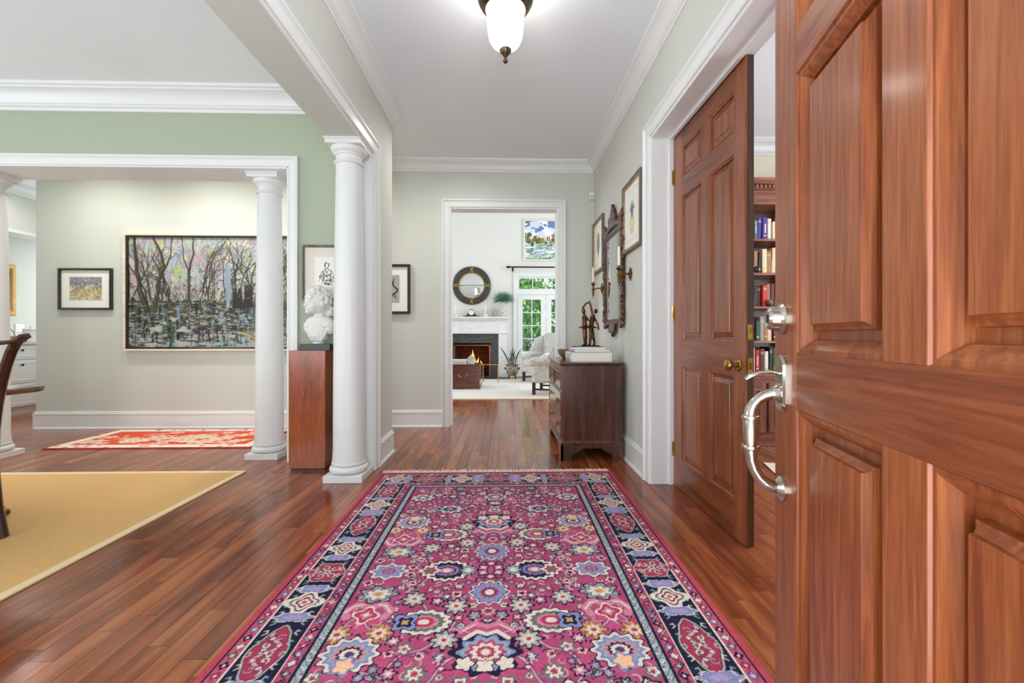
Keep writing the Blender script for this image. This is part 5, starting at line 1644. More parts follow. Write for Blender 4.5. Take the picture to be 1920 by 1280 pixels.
MB().box(LX0, LX1, BF, BBk, 2.3, 2.53).build('frieze', 'bookcase_shelf_wood', t)
MB().prism([(0, 0), (0.012, 0), (0.014, 0.03), (0.03, 0.035), (0.03, 0.075), (0.045, 0.08), (0.07, 0.11), (0.075, 0.13), (0, 0.13)], (LX0, BF, 2.4), (LX1, BF, 2.4), (0, -1, 0)).build('cornice', 'bookcase_shelf_wood', t, smooth=20)
x = LX0 + 0.01
dent = MB().box(0, 0.022, -0.042, -0.03, 0, 0.032).mesh('dentil', smooth=0)
dent.materials.append(MATS['bookcase_wood'])
while x < LX1 - 0.03:
    o = link('dentil', dent, None, t)
    o.location = Vector((x, BF, 2.442)) - Vector(t.location)
    x += 0.04
# books: each a thing with its own pages
BC = {'navy': (34, 44, 92), 'royal blue': (52, 60, 150), 'crimson': (168, 30, 44), 'red': (196, 52, 48), 'maroon': (98, 30, 36), 'dark green': (34, 70, 52), 'black': (30, 30, 34), 'white': (226, 224, 218), 'cream': (222, 206, 168), 'tan': (160, 112, 72), 'slate grey': (92, 104, 116), 'purple': (84, 52, 128), 'grey': (150, 150, 148)}
for k_, v_ in BC.items(): paint('cloth_' + k_.replace(' ', '_'), v_, 0.55, 0.05, 60)
paint('spine_gilt', (214, 186, 120), 0.4)
paint('spine_paper', (226, 222, 214), 0.6)
lr = random.Random(12)
ROWS = [(1.975, 'top shelf', 0.205, ['white', 'navy', 'red', 'tan', 'cream', 'slate grey', 'royal blue', 'purple', 'white', 'cream', 'maroon', 'grey']),
        (1.65, 'second shelf', 0.22, ['black', 'maroon', 'crimson', 'red', 'tan', 'black', 'cream', 'tan', 'cream', 'grey', 'navy', 'slate grey']),
        (1.33, 'third shelf', 0.205, ['cream', 'grey', 'white', 'white', 'slate grey', 'black', 'maroon', 'red', 'tan', 'maroon', 'grey', 'dark green']),
        (1.0, 'fourth shelf', 0.225, ['navy', 'black', 'crimson', 'crimson', 'tan', 'dark green', 'grey', 'tan', 'cream', 'maroon', 'black', 'red']),
        (0.69, 'bottom shelf', 0.22, ['grey', 'red', 'slate grey', 'navy', 'cream', 'crimson', 'maroon', 'white', 'black', 'dark green', 'tan', 'navy'])]
ORD = ['first', 'second', 'third', 'fourth', 'fifth', 'sixth', 'seventh', 'eighth', 'ninth', 'tenth', 'eleventh', 'twelfth', 'thirteenth', 'fourteenth']
for z, sn, hb, cl in ROWS:
    x = 2.2
    for i, cn in enumerate(cl):
        wd = lr.uniform(0.026, 0.05)
        h = hb + lr.uniform(-0.035, 0.03)
        dp = lr.uniform(0.15, 0.19)
        yf = BF + 0.04 + lr.uniform(0, 0.03)
        lab = '%s book, %s from the left on the bookcase %s' % (cn, ORD[i], sn)
        b = thing('book', lab, 'book', (x + wd / 2, yf, z), group='books on the bookcase ' + sn)
        tl = lr.choice([0, 0, 0, 0.02, 0.05]) if i > 2 else 0
        b.rotation_euler = (0, tl, 0)
        wx = wd / 2
        m = MB().loops([[(a, bb, 0.0) for a, bb in q] for q in [[(-wx, dp), (-wx, 0.004), (-wx * .6, 0), (wx * .6, 0), (wx, 0.004), (wx, dp), (wx - .003, dp), (wx - .003, 0.007), (-wx + .003, 0.007), (-wx + .003, dp)]]] + [[(a, bb, h) for a, bb in [(-wx, dp), (-wx, 0.004), (-wx * .6, 0), (wx * .6, 0), (wx, 0.004), (wx, dp), (wx - .003, dp), (wx - .003, 0.007), (-wx + .003, 0.007), (-wx + .003, dp)]]])
        m.build('cover', 'cloth_' + cn.replace(' ', '_'), b, smooth=0, local=True)
        MB().box(-wx + .003, wx - .003, 0.007, dp - 0.004, 0.003, h - 0.004).build('pages', 'paper', b, smooth=0, local=True)
        if lr.random() < 0.7:
            for zz in ((0.16, 0.19) if lr.random() < 0.5 else (0.78, 0.84)):
                MB().box(-wx * .62, wx * .62, -0.0006, 0.001, h * zz, h * zz + 0.006).build('spine_band', 'spine_gilt', b, smooth=0, local=True)
        if cn in ('royal blue', 'purple', 'navy', 'crimson', 'slate grey') and lr.random() < 0.8:
            MB().box(-wx * .22, wx * .22, -0.0006, 0.001, h * 0.3, h * 0.72).build('spine_label', 'spine_paper', b, smooth=0, local=True)
        x += wd + 0.002
        if tl: x += tl * h * 0.75
t = thing('figurine', 'small dark animal figurine in front of books on the second shelf', 'figurine', (2.38, 4.07, 1.65))
m = MB()
m.ell((2.38, 4.075, 1.685), (0.03, 0.018, 0.022)); m.ell((2.408, 4.072, 1.705), (0.014, 0.012, 0.014)); m.tube([(2.352, 4.075, 1.69), (2.34, 4.075, 1.71)], [0.006, 0.004], 8)
for dx in (-0.018, 0.018):
    for dy in (-0.008, 0.008): m.tube([(2.38 + dx, 4.075 + dy, 1.68), (2.38 + dx, 4.075 + dy, 1.651)], 0.006, 8)
remesh(m, 'body', 'bronze_dark', t, 0.003, 1)
t = thing('globe_ornament', 'small round brown globe ornament on the third shelf', 'ornament', (2.53, 4.075, 1.33))
MB().ell((2.53, 4.078, 1.368), 0.03, 24, 14).build('ball', wood('globe_wood', [(90, 66, 54), (126, 98, 82), (150, 122, 104)], 'z', 0.4, 0.2, 4, 2), t)
MB().lathe([(0.02, 1.33), (0.022, 1.335), (0.01, 1.342)], (2.53, 4.078, 0), 18).build('stand', 'dark_wood', t)
def librug(w, h):
    g = np.random.default_rng(5)
    c = Canvas(w, h, 0.012, (186, 44, 52))
    D = np.minimum(np.minimum(c.U, w - c.U), np.minimum(c.V, h - c.V))
    for _ in range(80):
        c.ros((g.uniform(0, w), g.uniform(0, h)), 0.05, [(1, (236, 226, 214)), (.6, (180, 50, 60)), (.3, (60, 60, 90))], 6, .2)
    c.fill(D < 0.08, (236, 228, 218))
    return c
t = thing('library_rug', 'corner of a red and white rug on the library floor', 'rug', (2.12, 3.5, 0), R(-16))
MB().box(0, 1.5, -1.3, 0, 0.0004, 0.0078).build('backing', 'rug_edge', t, local=True)
link('pile', librug(1.5, 1.3).mesh('pile', (0, 0, 0.0084), (1, 0, 0), (0, -1, 0)), 'wool_pile', t)

# ------------------------------------------------------------------ living room: fireplace
FX = -0.84                                   # centre line of the chimney
paint('mantel_white', (236, 236, 233), 0.4, 0.01)
twotone('slate', (44, 48, 48), (78, 84, 84), 14, 0.35, 0.35, 0.68)
t = thing('fireplace', 'white mantel fireplace with dark slate surround and burning fire', 'fireplace', (FX, 10.8, 0))
t_fire = t
MB().box(FX - 0.93, FX + 0.93, 10.72, 10.99, 1.485, 1.52).box(FX - 0.91, FX + 0.91, 10.745, 10.99, 1.465, 1.485).box(FX - 0.895, FX + 0.895, 10.77, 10.99, 1.44, 1.465).build('mantel_shelf', 'mantel_white', t, bevel=0.003)
MB().box(FX - 0.88, FX + 0.88, 10.83, 10.99, 1.1, 1.44).build('frieze', 'mantel_white', t, bevel=0.002)
for x0, x1 in ((FX - 0.86, FX - 0.68), (FX - 0.62, FX - 0.28), (FX - 0.26, FX + 0.26), (FX + 0.28, FX + 0.62), (FX + 0.68, FX + 0.86)):
    frame4((x0, 10.83, 1.15), WB_A, WB_N, x1 - x0, 0.26, [(0, 0), (0, 0.006), (0.012, 0.008), (0.018, 0.0)]).build('frieze_panel', 'mantel_white', t, smooth=20)
MB().tube([(FX + 0.16 * math.cos(a), 10.826, 1.3 - 0.06 * math.sin(a)) for a in [i * math.pi / 12 for i in range(13)]], 0.01, 8).build('garland', 'mantel_white', t)
for sx in (-1, 1):
    MB().box(FX + sx * 0.77 - 0.105, FX + sx * 0.77 + 0.105, 10.82, 10.99, 0, 1.12).box(FX + sx * 0.77 - 0.12, FX + sx * 0.77 + 0.12, 10.8, 10.99, 0, 0.14).box(FX + sx * 0.77 - 0.12, FX + sx * 0.77 + 0.12, 10.8, 10.99, 1.1, 1.15).build('pilaster', 'mantel_white', t, bevel=0.003)
MB().box(FX - 0.665, FX + 0.665, 10.9, 10.99, 0.82, 1.1).box(FX - 0.665, FX - 0.46, 10.9, 10.99, 0, 0.82).box(FX + 0.46, FX + 0.665, 10.9, 10.99, 0, 0.82).build('slate_surround', 'slate', t)
hs_ = [(FX - 0.9 + 0.45 * i, FX - 0.9 + 0.45 * (i + 1) - 0.006) for i in range(4)]
for x0, x1 in hs_:
    MB().box(x0, x1, 10.45, 10.9, 0.0005, 0.02).build('hearth_slab', 'slate', t, bevel=0.002)
twotone('firebrick', (58, 30, 22), (104, 56, 40), 18, 0.9)
for x, w_ in ((FX - 0.46, 0.03), (FX + 0.43, 0.03)):
    MB().box(x, x + w_, 10.98, 11.5, 0.0, 0.85).build('firebox_cheek', 'firebrick', t)
MB().box(FX - 0.46, FX + 0.46, 11.47, 11.5, 0, 0.85).build('firebox_back', 'firebrick', t)
MB().box(FX - 0.46, FX + 0.46, 10.9, 11.5, 0.82, 0.86).build('firebox_roof', 'firebrick', t)
MB().box(FX - 0.46, FX + 0.46, 10.9, 11.5, 0.0, 0.022).build('firebox_floor', 'firebrick', t)
metal('fire_brass', (170, 104, 60), 0.3)
for x in (FX - 0.455, FX + 0.43):
    MB().box(x, x + 0.025, 10.892, 10.906, 0.02, 0.815).build('screen_frame', 'fire_brass', t)
MB().box(FX - 0.455, FX + 0.455, 10.892, 10.906, 0.795, 0.82).build('screen_frame', 'fire_brass', t)
fr = random.Random(9)
for k in range(5):
    y = 11.1 + 0.06 * (k % 3)
    MB().tube([(FX - 0.3 + 0.06 * k, y, 0.16 + 0.07 * (k // 2)), (FX + 0.16 + 0.05 * k, y + 0.04, 0.17 + 0.07 * (k // 2))], [0.05, 0.045], 10).build('log', wood('log_bark', [(30, 20, 14), (60, 42, 30), (90, 70, 54)], 'x', 0.9, 0), t)
for k in range(6):
    MB().tube([(FX - 0.3 + 0.12 * k, 11.0, 0.06), (FX - 0.3 + 0.12 * k, 11.3, 0.09)], 0.01, 6).build('grate_bar', 'black_iron', t)
m, nt, b = newmat('flame')
tc = N(nt, 'ShaderNodeTexCoord')
sp = N(nt, 'ShaderNodeSeparateXYZ')
nt.links.new(tc.outputs['Generated'], sp.inputs[0])
rp = ramp(nt, [(0.0, (1, 0.62, 0.2, 1)), (0.35, (1, 0.45, 0.08, 1)), (1.0, (0.9, 0.16, 0.01, 1))])
nt.links.new(sp.outputs['Z'], rp.inputs['Fac'])
nt.links.new(rp.outputs['Color'], b.inputs['Emission Color'])
b.inputs['Base Color'].default_value = (0.05, 0.02, 0, 1)
b.inputs['Emission Strength'].default_value = 4.0
for (dx, dy, hgt, r_) in ((0.02, 0.1, 0.42, 0.075), (-0.09, 0.12, 0.26, 0.06), (0.12, 0.1, 0.22, 0.055), (-0.18, 0.14, 0.16, 0.05), (0.22, 0.13, 0.14, 0.045), (0.05, 0.05, 0.2, 0.05)):
    p = []
    for i in range(11):
        k = i / 10
        p.append((FX + dx + 0.03 * math.sin(k * 5 + dx * 30) * k, 11.05 + dy, 0.27 + hgt * k))
    MB().tube(p, [r_ * (0.55 + 1.1 * k if k < 0.35 else 0.93 * (1 - (k - 0.35) / 0.65) + 0.02) for k in [i / 10 for i in range(11)]], 12, sq=(1, 0.6)).build('flame', 'flame', t)

# mantel ornaments
MZ = 1.52
t = thing('round_mirror', 'round mirror in a dark ring frame with gold bows above the mantel', 'mirror', (-0.856, 11.0, 1.84))
MR = (-0.856, 11.0, 2.318)
twotone('ebonised', (30, 30, 30), (78, 76, 70), 40, 0.45, 0.4, 0.6)
MB().lathe([(0.31, 0.0), (0.31, -0.03), (0.325, -0.036), (0.345, -0.028), (0.36, -0.03), (0.44, -0.042), (0.455, -0.036), (0.47, -0.044), (0.484, -0.03), (0.484, 0.0)], MR, 72, 'y', ring=True).build('frame', 'ebonised', t)
MB().lathe([(0.306, -0.026), (0.312, -0.04), (0.322, -0.042), (0.326, -0.034)], MR, 72, 'y', ring=True).build('gilt_bead', 'gold_leaf', t)
pf = [(0.318 * (1 - i / 8), -0.016 - 0.03 * (1 - (1 - i / 8) ** 2)) for i in range(9)]
MB().lathe([(0.318, -0.004)] + pf, MR, 48, 'y').build('mirror_pane', 'mirror_glass', t)
for a in (0, 90, 180, 270):
    ca, sa = math.cos(R(a)), math.sin(R(a))
    for s_ in (-1, 1):
        p0 = Vector((MR[0] + 0.33 * ca - s_ * 0.04 * sa, 10.955, MR[2] + 0.33 * sa + s_ * 0.04 * ca))
        p1 = Vector((MR[0] + 0.465 * ca + s_ * 0.04 * sa, 10.953, MR[2] + 0.465 * sa - s_ * 0.04 * ca))
        MB().tube([p0, p1], 0.008, 6).build('ribbon', 'gold_leaf', t)
def candlestick(label, clabel, x):
    t = thing('candlestick', label, 'candlestick', (x, 10.84, MZ), group='crystal candlesticks on the mantel')
    MB().lathe([(0.05, MZ), (0.066, MZ + 0.02), (0.068, MZ + 0.045), (0.045, MZ + 0.07), (0.024, MZ + 0.082), (0.02, MZ + 0.1), (0.014, MZ + 0.1)], (x, 10.84, 0), 10).build('crystal_base', paint('crystal', (214, 214, 212), 0.1), t, smooth=0)
    k = thing('candle', clabel, 'candle', (x, 10.84, MZ + 0.1), group='white candles on the mantel')
    MB().lathe([(0.013, MZ + 0.1), (0.013, MZ + 0.28), (0.004, MZ + 0.295)], (x, 10.84, 0), 12).build('wax', 'candle_wax', k)
    MB().tube([(x, 10.84, MZ + 0.293), (x, 10.84, MZ + 0.305)], 0.0015, 5).build('wick', 'black_iron', k)
candlestick('crystal candlestick left of the mantel clock', 'white candle left of the mantel clock', -1.245)
candlestick('crystal candlestick right of the mantel clock', 'white candle right of the mantel clock', -0.503)
t = thing('mantel_clock', 'dark wood tambour clock in the middle of the mantel', 'clock', (-0.852, 10.84, MZ))
prof = []
for i in range(33):
    k = i / 32 * 2 - 1
    z = 0.02 + 0.17 * max(0, 1 - (k / 0.42) ** 2) ** 0.5 if abs(k) < 0.42 else 0.02
    z = max(z, 0.02 + 0.055 * math.exp(-((abs(k) - 0.36) / 0.24) ** 2))
    prof.append((k * 0.21, z))
pl = [(-0.215, 0)] + prof + [(0.215, 0)]
MB().loops([[(-0.852 + a, 10.8, MZ + b) for a, b in pl], [(-0.852 + a, 10.88, MZ + b) for a, b in pl]]).build('case', 'chair_wood', t, smooth=40)
MB().lathe([(0.068, 0), (0.068, -0.006), (0.062, -0.008)], (-0.852, 10.8, MZ + 0.105), 32, 'y', ring=True).build('bezel', 'brass', t)
MB().lathe([(0.062, -0.003), (0.062, -0.0085), (0.001, -0.0085)], (-0.852, 10.8, MZ + 0.105), 32, 'y').build('dial', 'mat_board', t)
for a, L in ((20, 0.045), (150, 0.032)):
    MB().tube([(-0.852, 10.791, MZ + 0.105), (-0.852 + L * math.sin(R(a)), 10.791, MZ + 0.105 + L * math.cos(R(a)))], 0.003, 5).build('clock_hand', 'black_iron', t)
t = thing('glass_jar', 'smoky glass cylinder vase between the candle and the palm vase', 'vase', (-0.285, 10.84, MZ))
MB().lathe([(0.058, MZ), (0.06, MZ + 0.006), (0.06, MZ + 0.19), (0.056, MZ + 0.19), (0.056, MZ + 0.01), (0.001, MZ + 0.01)], (-0.285, 10.84, 0), 28).build('cylinder', paint('smoky_glass', (156, 156, 130), 0.1, 0.2, 12), t)
t = thing('palm_vase', 'white and grey patterned vase holding green fan palm leaves', 'vase', (-0.065, 10.84, MZ))
twotone('vase_pattern', (232, 230, 226), (120, 116, 112), 22, 0.3, 0.48, 0.56, 'noise', 3)
MB().lathe([(0.06, MZ), (0.08, MZ + 0.02), (0.088, MZ + 0.1), (0.084, MZ + 0.2), (0.066, MZ + 0.25), (0.07, MZ + 0.31), (0.066, MZ + 0.325), (0.055, MZ + 0.32), (0.05, MZ + 0.2)], (-0.065, 10.84, 0), 28).build('vase_body', 'vase_pattern', t)
twotone('palm_green', (26, 64, 44), (56, 108, 72), 6, 0.5)
def fan(c, tilt_x, tilt_y, n, L, name):
    root = MB().tube([(-0.065 + tilt_x * 0.05, 10.84, MZ + 0.28), c], 0.005, 6).build('palm_stem', 'palm_green', t)
    for i in range(n):
        a = R(-115 + 230 * i / (n - 1))
        d = Vector((math.sin(a), tilt_y, math.cos(a))).normalized()
        sd = Vector((math.cos(a), 0, -math.sin(a)))
        p = Vector(c)
        l_ = L * fr.uniform(0.88, 1.08)
        m = MB()
        up = d.cross(sd) * 0.004
        m.add([p, p + d * l_ * 0.55 + sd * 0.012, p + d * l_, p + d * l_ * 0.55 - sd * 0.012, p + d * l_ * 0.5 + up], [(0, 1, 4), (1, 2, 4), (2, 3, 4), (3, 0, 4)])
        m.build('leaf', 'palm_green', root, smooth=0)
fan((-0.12, 10.82, MZ + 0.42), -0.6, -0.25, 20, 0.25, 'a')
fan((0.03, 10.84, MZ + 0.43), 0.6, -0.1, 18, 0.23, 'b')
fan((-0.045, 10.9, MZ + 0.45), 0.0, 0.05, 16, 0.22, 'c')

# ------------------------------------------------------------------ French doors, transom, rod, painting
glass('pane_glass')
DX0, DX1 = 0.3, 1.78
casing('trim_15', (DX0, LY, 0), WB_A, WB_N, DX1 - DX0, 2.56)
MB_ = MB().box(DX0, DX1, LY - 0.002, LY + 0.12, 2.1, 2.19)
tag(MB_.build('trim_16', 'trim_white', bevel=0.004, smooth=20), kind=S)
def glazed(par, x0, x1, z0, z1, nx, nz, rail, y0=LY + 0.02, y1=LY + 0.06, bot=None):
    bot = rail if bot is None else bot
    MB().box(x0, x0 + rail, y0, y1, z0, z1).build('stile', 'trim_white', par)
    MB().box(x1 - rail, x1, y0, y1, z0, z1).build('stile', 'trim_white', par)
    MB().box(x0 + rail, x1 - rail, y0, y1, z1 - rail, z1).build('rail', 'trim_white', par)
    MB().box(x0 + rail, x1 - rail, y0, y1, z0, z0 + bot).build('rail', 'trim_white', par)
    gx0, gx1, gz0, gz1 = x0 + rail, x1 - rail, z0 + bot, z1 - rail
    mw = 0.022
    for i in range(1, nx):
        x = gx0 + (gx1 - gx0) * i / nx
        MB().box(x - mw / 2, x + mw / 2, y0 + 0.005, y1 - 0.005, gz0, gz1).build('muntin', 'trim_white', par)
    for j in range(1, nz):
        z = gz0 + (gz1 - gz0) * j / nz
        MB().box(gx0, gx1, y0 + 0.007, y1 - 0.007, z - mw / 2, z + mw / 2).build('muntin', 'trim_white', par)
    for i in range(nx):
        for j in range(nz):
            a0, a1 = gx0 + (gx1 - gx0) * i / nx, gx0 + (gx1 - gx0) * (i + 1) / nx
            b0, b1 = gz0 + (gz1 - gz0) * j / nz, gz0 + (gz1 - gz0) * (j + 1) / nz
            MB().box(a0 + 0.012, a1 - 0.012, (y0 + y1) / 2 - 0.002, (y0 + y1) / 2 + 0.002, b0 + 0.012, b1 - 0.012).build('pane', 'pane_glass', par, smooth=0)
w1 = thing('window_1', 'transom window of small panes above the French doors', None, (DX0, LY, 2.19), kind=S)
glazed(w1, DX0, DX1, 2.19, 2.56, 4, 1, 0.05)
d3 = thing('door_3', 'left leaf of the white French doors with small panes', None, (DX0, LY, 0), kind=S)
glazed(d3, DX0 + 0.01, 1.036, 0.01, 2.1, 2, 5, 0.13, bot=0.3)
d4 = thing('door_4', 'right leaf of the white French doors', None, (1.04, LY, 0), kind=S)
glazed(d4, 1.044, DX1 - 0.01, 0.01, 2.1, 2, 5, 0.13, bot=0.3)
for z in (0.4, 1.05, 1.8):
    MB().lathe([(0.008, -0.05), (0.008, 0.05)], (1.04, LY + 0.012, z), 8).build('hinge', 'nickel', d4)
t = thing('curtain_rod', 'dark iron curtain rod with finial above the French doors', 'curtain rod', (0.9, 10.92, 2.78))
MB().tube([(0.09, 10.9, 2.78), (1.98, 10.9, 2.78)], 0.017, 12).build('rod', 'black_iron', t)
MB().lathe([(0.012, 0.09), (0.022, 0.085), (0.03, 0.06), (0.026, 0.03), (0.016, 0.016), (0.024, 0.008), (0.02, 0.0)], (0.02, 10.9, 2.78), 16, 'x').build('finial', 'black_iron', t)
for x in (0.185, 1.9):
    MB().box(x - 0.012, x + 0.012, 10.89, 11.0, 2.765, 2.785).box(x - 0.018, x + 0.018, 10.99, 11.0, 2.68, 2.8).box(x - 0.012, x + 0.012, 10.885, 10.91, 2.68, 2.78).build('bracket', 'black_iron', t)
def harbour(w, h):
    g = np.random.default_rng(31)
    c = Canvas(w, h, 0.012, (226, 232, 238))
    c.rect(0, w, 0, h * .2, (96, 116, 170))
    for _ in range(60):
        c.ros((g.uniform(0, w), g.uniform(h * .04, h * .36)), g.uniform(.03, .1), [(1, [(238, 240, 244), (210, 220, 236), (110, 130, 178)][g.integers(3)])], 5, .15, 0, 1.6, 1)
    for _ in range(40):
        u = g.uniform(0, w)
        c.rect(u, u + g.uniform(.05, .16), h * g.uniform(.36, .42), h * g.uniform(.5, .58), [(226, 224, 222), (200, 206, 210), (150, 60, 50), (214, 200, 180)][g.integers(4)])
    for _ in range(60):
        c.ros((g.uniform(0, w), g.normal(h * .52, h * .05)), g.uniform(.02, .06), [(1, [(70, 104, 60), (110, 120, 50), (50, 84, 70), (150, 130, 40)][g.integers(4)])], 5, .2)
    for _ in range(240):
        u, v = g.uniform(0, w), g.uniform(h * .6, h)
        c.seg((u, v), (u + g.uniform(.03, .2), v + g.normal(0, .01)), .03, .01, [(206, 224, 226), (120, 160, 160), (80, 120, 90), (150, 170, 110), (230, 236, 236), (90, 110, 140)][g.integers(6)], .8)
    for _ in range(12):
        u = g.uniform(0, w)
        c.seg((u, h * .3), (u + .01, h * .62), .01, .008, (230, 230, 226))
    return c
paint('silver_leaf', (222, 218, 196), 0.4, 0.06, 20)
picture('harbour_painting', 'colourful harbour painting in a pale frame above the curtain rod', (0.449, LY, 2.944), WB_A, WB_N, 1.15, 1.07, 0.05, 0.04, 'silver_leaf', harbour, cat='painting')

# ------------------------------------------------------------------ potted plant
PX, PY = 0.165, 10.55
t = thing('potted_plant', 'spiky green plant in a painted ceramic pot on feet beside the fireplace', 'plant', (PX, PY, 0.0005))
twotone('pot_glaze', (186, 176, 158), (120, 92, 74), 9, 0.3, 0.42, 0.6)
MB().lathe([(0.09, 0.08), (0.13, 0.12), (0.155, 0.2), (0.15, 0.27), (0.13, 0.31), (0.165, 0.335), (0.172, 0.352), (0.15, 0.35), (0.13, 0.31), (0.001, 0.3)], (PX, PY, 0), 32).build('pot', 'pot_glaze', t)
for a in (45, 135, 225, 315):
    c_, s_ = math.cos(R(a)), math.sin(R(a))
    MB().tube([(PX + 0.08 * c_, PY + 0.08 * s_, 0.11), (PX + 0.115 * c_, PY + 0.115 * s_, 0.06), (PX + 0.1 * c_, PY + 0.1 * s_, 0.02), (PX + 0.12 * c_, PY + 0.12 * s_, 0.004)], [0.03, 0.022, 0.016, 0.02], 8).build('pot_foot', 'old_brass', t)
for sx in (-1, 1):
    MB().ell((PX + sx * 0.17, PY, 0.25), (0.02, 0.03, 0.035), 10, 6).build('pot_handle', 'old_brass', t)
twotone('aloe_green', (40, 78, 52), (104, 136, 96), 8, 0.45)
paint('plant_dark', (40, 34, 36), 0.5)
def blade(pts, w, mat):
    m = MB()
    ls = []
    n = len(pts)
    for i, p in enumerate(pts):
        k = i / (n - 1)
        ww = w * (0.55 + 0.9 * k if k < 0.4 else 0.91 * (1 - (k - 0.4) / 0.6) + 0.03)
        p = Vector(p)
        ls.append([p + Vector((ww, 0, 0)), p + Vector((0, -ww * 0.35, 0)), p + Vector((-ww, 0, 0)), p + Vector((0, ww * 0.15, 0))])
    m.loops(ls).build('leaf', mat, t)
for (dx, dz, w_) in ((0.02, 0.5, 0.035), (0.075, 0.42, 0.03), (-0.06, 0.36, 0.034), (0.1, 0.3, 0.03), (-0.11, 0.24, 0.034), (-0.02, 0.42, 0.03), (0.04, 0.34, 0.03)):
    blade([(PX + dx * k * (0.4 + 0.6 * k), PY + 0.02 * k, 0.3 + dz * k) for k in [i / 6 for i in range(7)]], w_, 'aloe_green')
blade([(PX - 0.06, PY, 0.32), (PX - 0.13, PY, 0.5), (PX - 0.2, PY, 0.64), (PX - 0.28, PY, 0.75), (PX - 0.36, PY, 0.8)], 0.02, 'plant_dark')
blade([(PX + 0.06, PY, 0.32), (PX + 0.1, PY, 0.5), (PX + 0.15, PY, 0.63), (PX + 0.21, PY, 0.71), (PX + 0.26, PY, 0.74)], 0.018, 'plant_dark')

# ------------------------------------------------------------------ living room carpet, trunk, side table, chairs
t = thing('area_rug', 'plain cream carpet under the armchairs in the living room', 'rug', (0, 8.6, 0))
MB().box(-3.2, 2.9, 7.12, 10.3, 0.0005, 0.016).build('pile', twotone('cream_pile', (226, 216, 204), (240, 234, 224), 60, 0.95), t, bevel=0.004)
MB().box(-3.22, 2.92, 7.1, 7.12, 0.0005, 0.013).build('binding', 'sisal_binding', t)
RZ = 0.016
t = thing('trunk', 'low dark mahogany trunk with brass handle used as a coffee table', 'trunk', (-0.98, 8.68, RZ))
MB().box(-1.46, -0.5, 8.37, 8.98, RZ + 0.012, 0.47).build('body', wood('trunk_wood', [(66, 24, 18), (98, 42, 32), (126, 62, 46)], 'x', 0.25, 0.4), t, bevel=0.003)
MB().box(-1.475, -0.485, 8.355, 8.995, 0.47, 0.492).build('lid', 'trunk_wood', t, bevel=0.004)
MB().box(-1.47, -0.49, 8.36, 8.99, RZ, RZ + 0.05).build('plinth', 'trunk_wood', t, bevel=0.003)
for x in (-0.502, -1.462):
    for z in (0.06, 0.45):
        MB().box(x - 0.001 if x > -1 else x, x + 0.004 if x > -1 else x + 0.003, 8.368, 8.43, z - 0.02, z + 0.02).build('corner_strap', 'brass', t)
MB().tube([(-0.9, 8.366, 0.29), (-0.9, 8.345, 0.28), (-0.885, 8.34, 0.255), (-0.845, 8.338, 0.245), (-0.8, 8.338, 0.245), (-0.765, 8.34, 0.255), (-0.75, 8.345, 0.28), (-0.75, 8.366, 0.29)], 0.008, 8).build('handle', 'brass', t)
for x in (-0.9, -0.75):
    MB().lathe([(0.02, 0), (0.02, -0.005), (0.01, -0.01)], (x, 8.37, 0.29), 14, 'y').build('handle_rose', 'brass', t)
for i, (x0, x1, z0, z1, cm, nm) in enumerate([(-1.3, -0.74, 0.492, 0.535, 'book_grey', 'grey book at the bottom of the stack on the trunk'), (-1.28, -0.76, 0.535, 0.575, 'book_white', 'white book on top of the stack on the trunk')]):
    b = flat_book('book', nm, x0, x1, 8.42, 8.75, z0, z1, cm)
    b['group'] = 'books on the trunk'
t = thing('ornament_box', 'small silver pyramid topped box beside the books on the trunk', 'box', (-0.67, 8.5, 0.492))
MB().box(-0.735, -0.605, 8.44, 8.57, 0.492, 0.6).build('box_body', 'nickel', t, bevel=0.004)
MB().loops([[(-0.67 + a * k, 8.505 + b_ * k, z) for a, b_ in ((-1, -1), (1, -1), (1, 1), (-1, 1))] for k, z in ((0.07, 0.6), (0.07, 0.612), (0.012, 0.668), (0.012, 0.68))]).build('box_lid', 'nickel', t)
t = thing('glass_side_table', 'low glass side table with thin brass legs in front of the hearth', 'table', (-0.33, 9.6, RZ))
MB().box(-0.5, -0.16, 9.45, 9.75, 0.412, 0.424).build('glass_top', 'pane_glass', t)
frame4((-0.505, 9.445, 0.424), (1, 0, 0), (0, 0, -1), 0.35, 0.31, [(0, 0), (0, 0.014), (0.012, 0.014), (0.012, 0)], (0, 1, 0)).build('rim', 'brass', t)
for x in (-0.495, -0.165):
    for y in (9.455, 9.745):
        MB().tube([(x, y, RZ), (x, y, 0.412)], 0.008, 8).build('leg', 'brass', t)

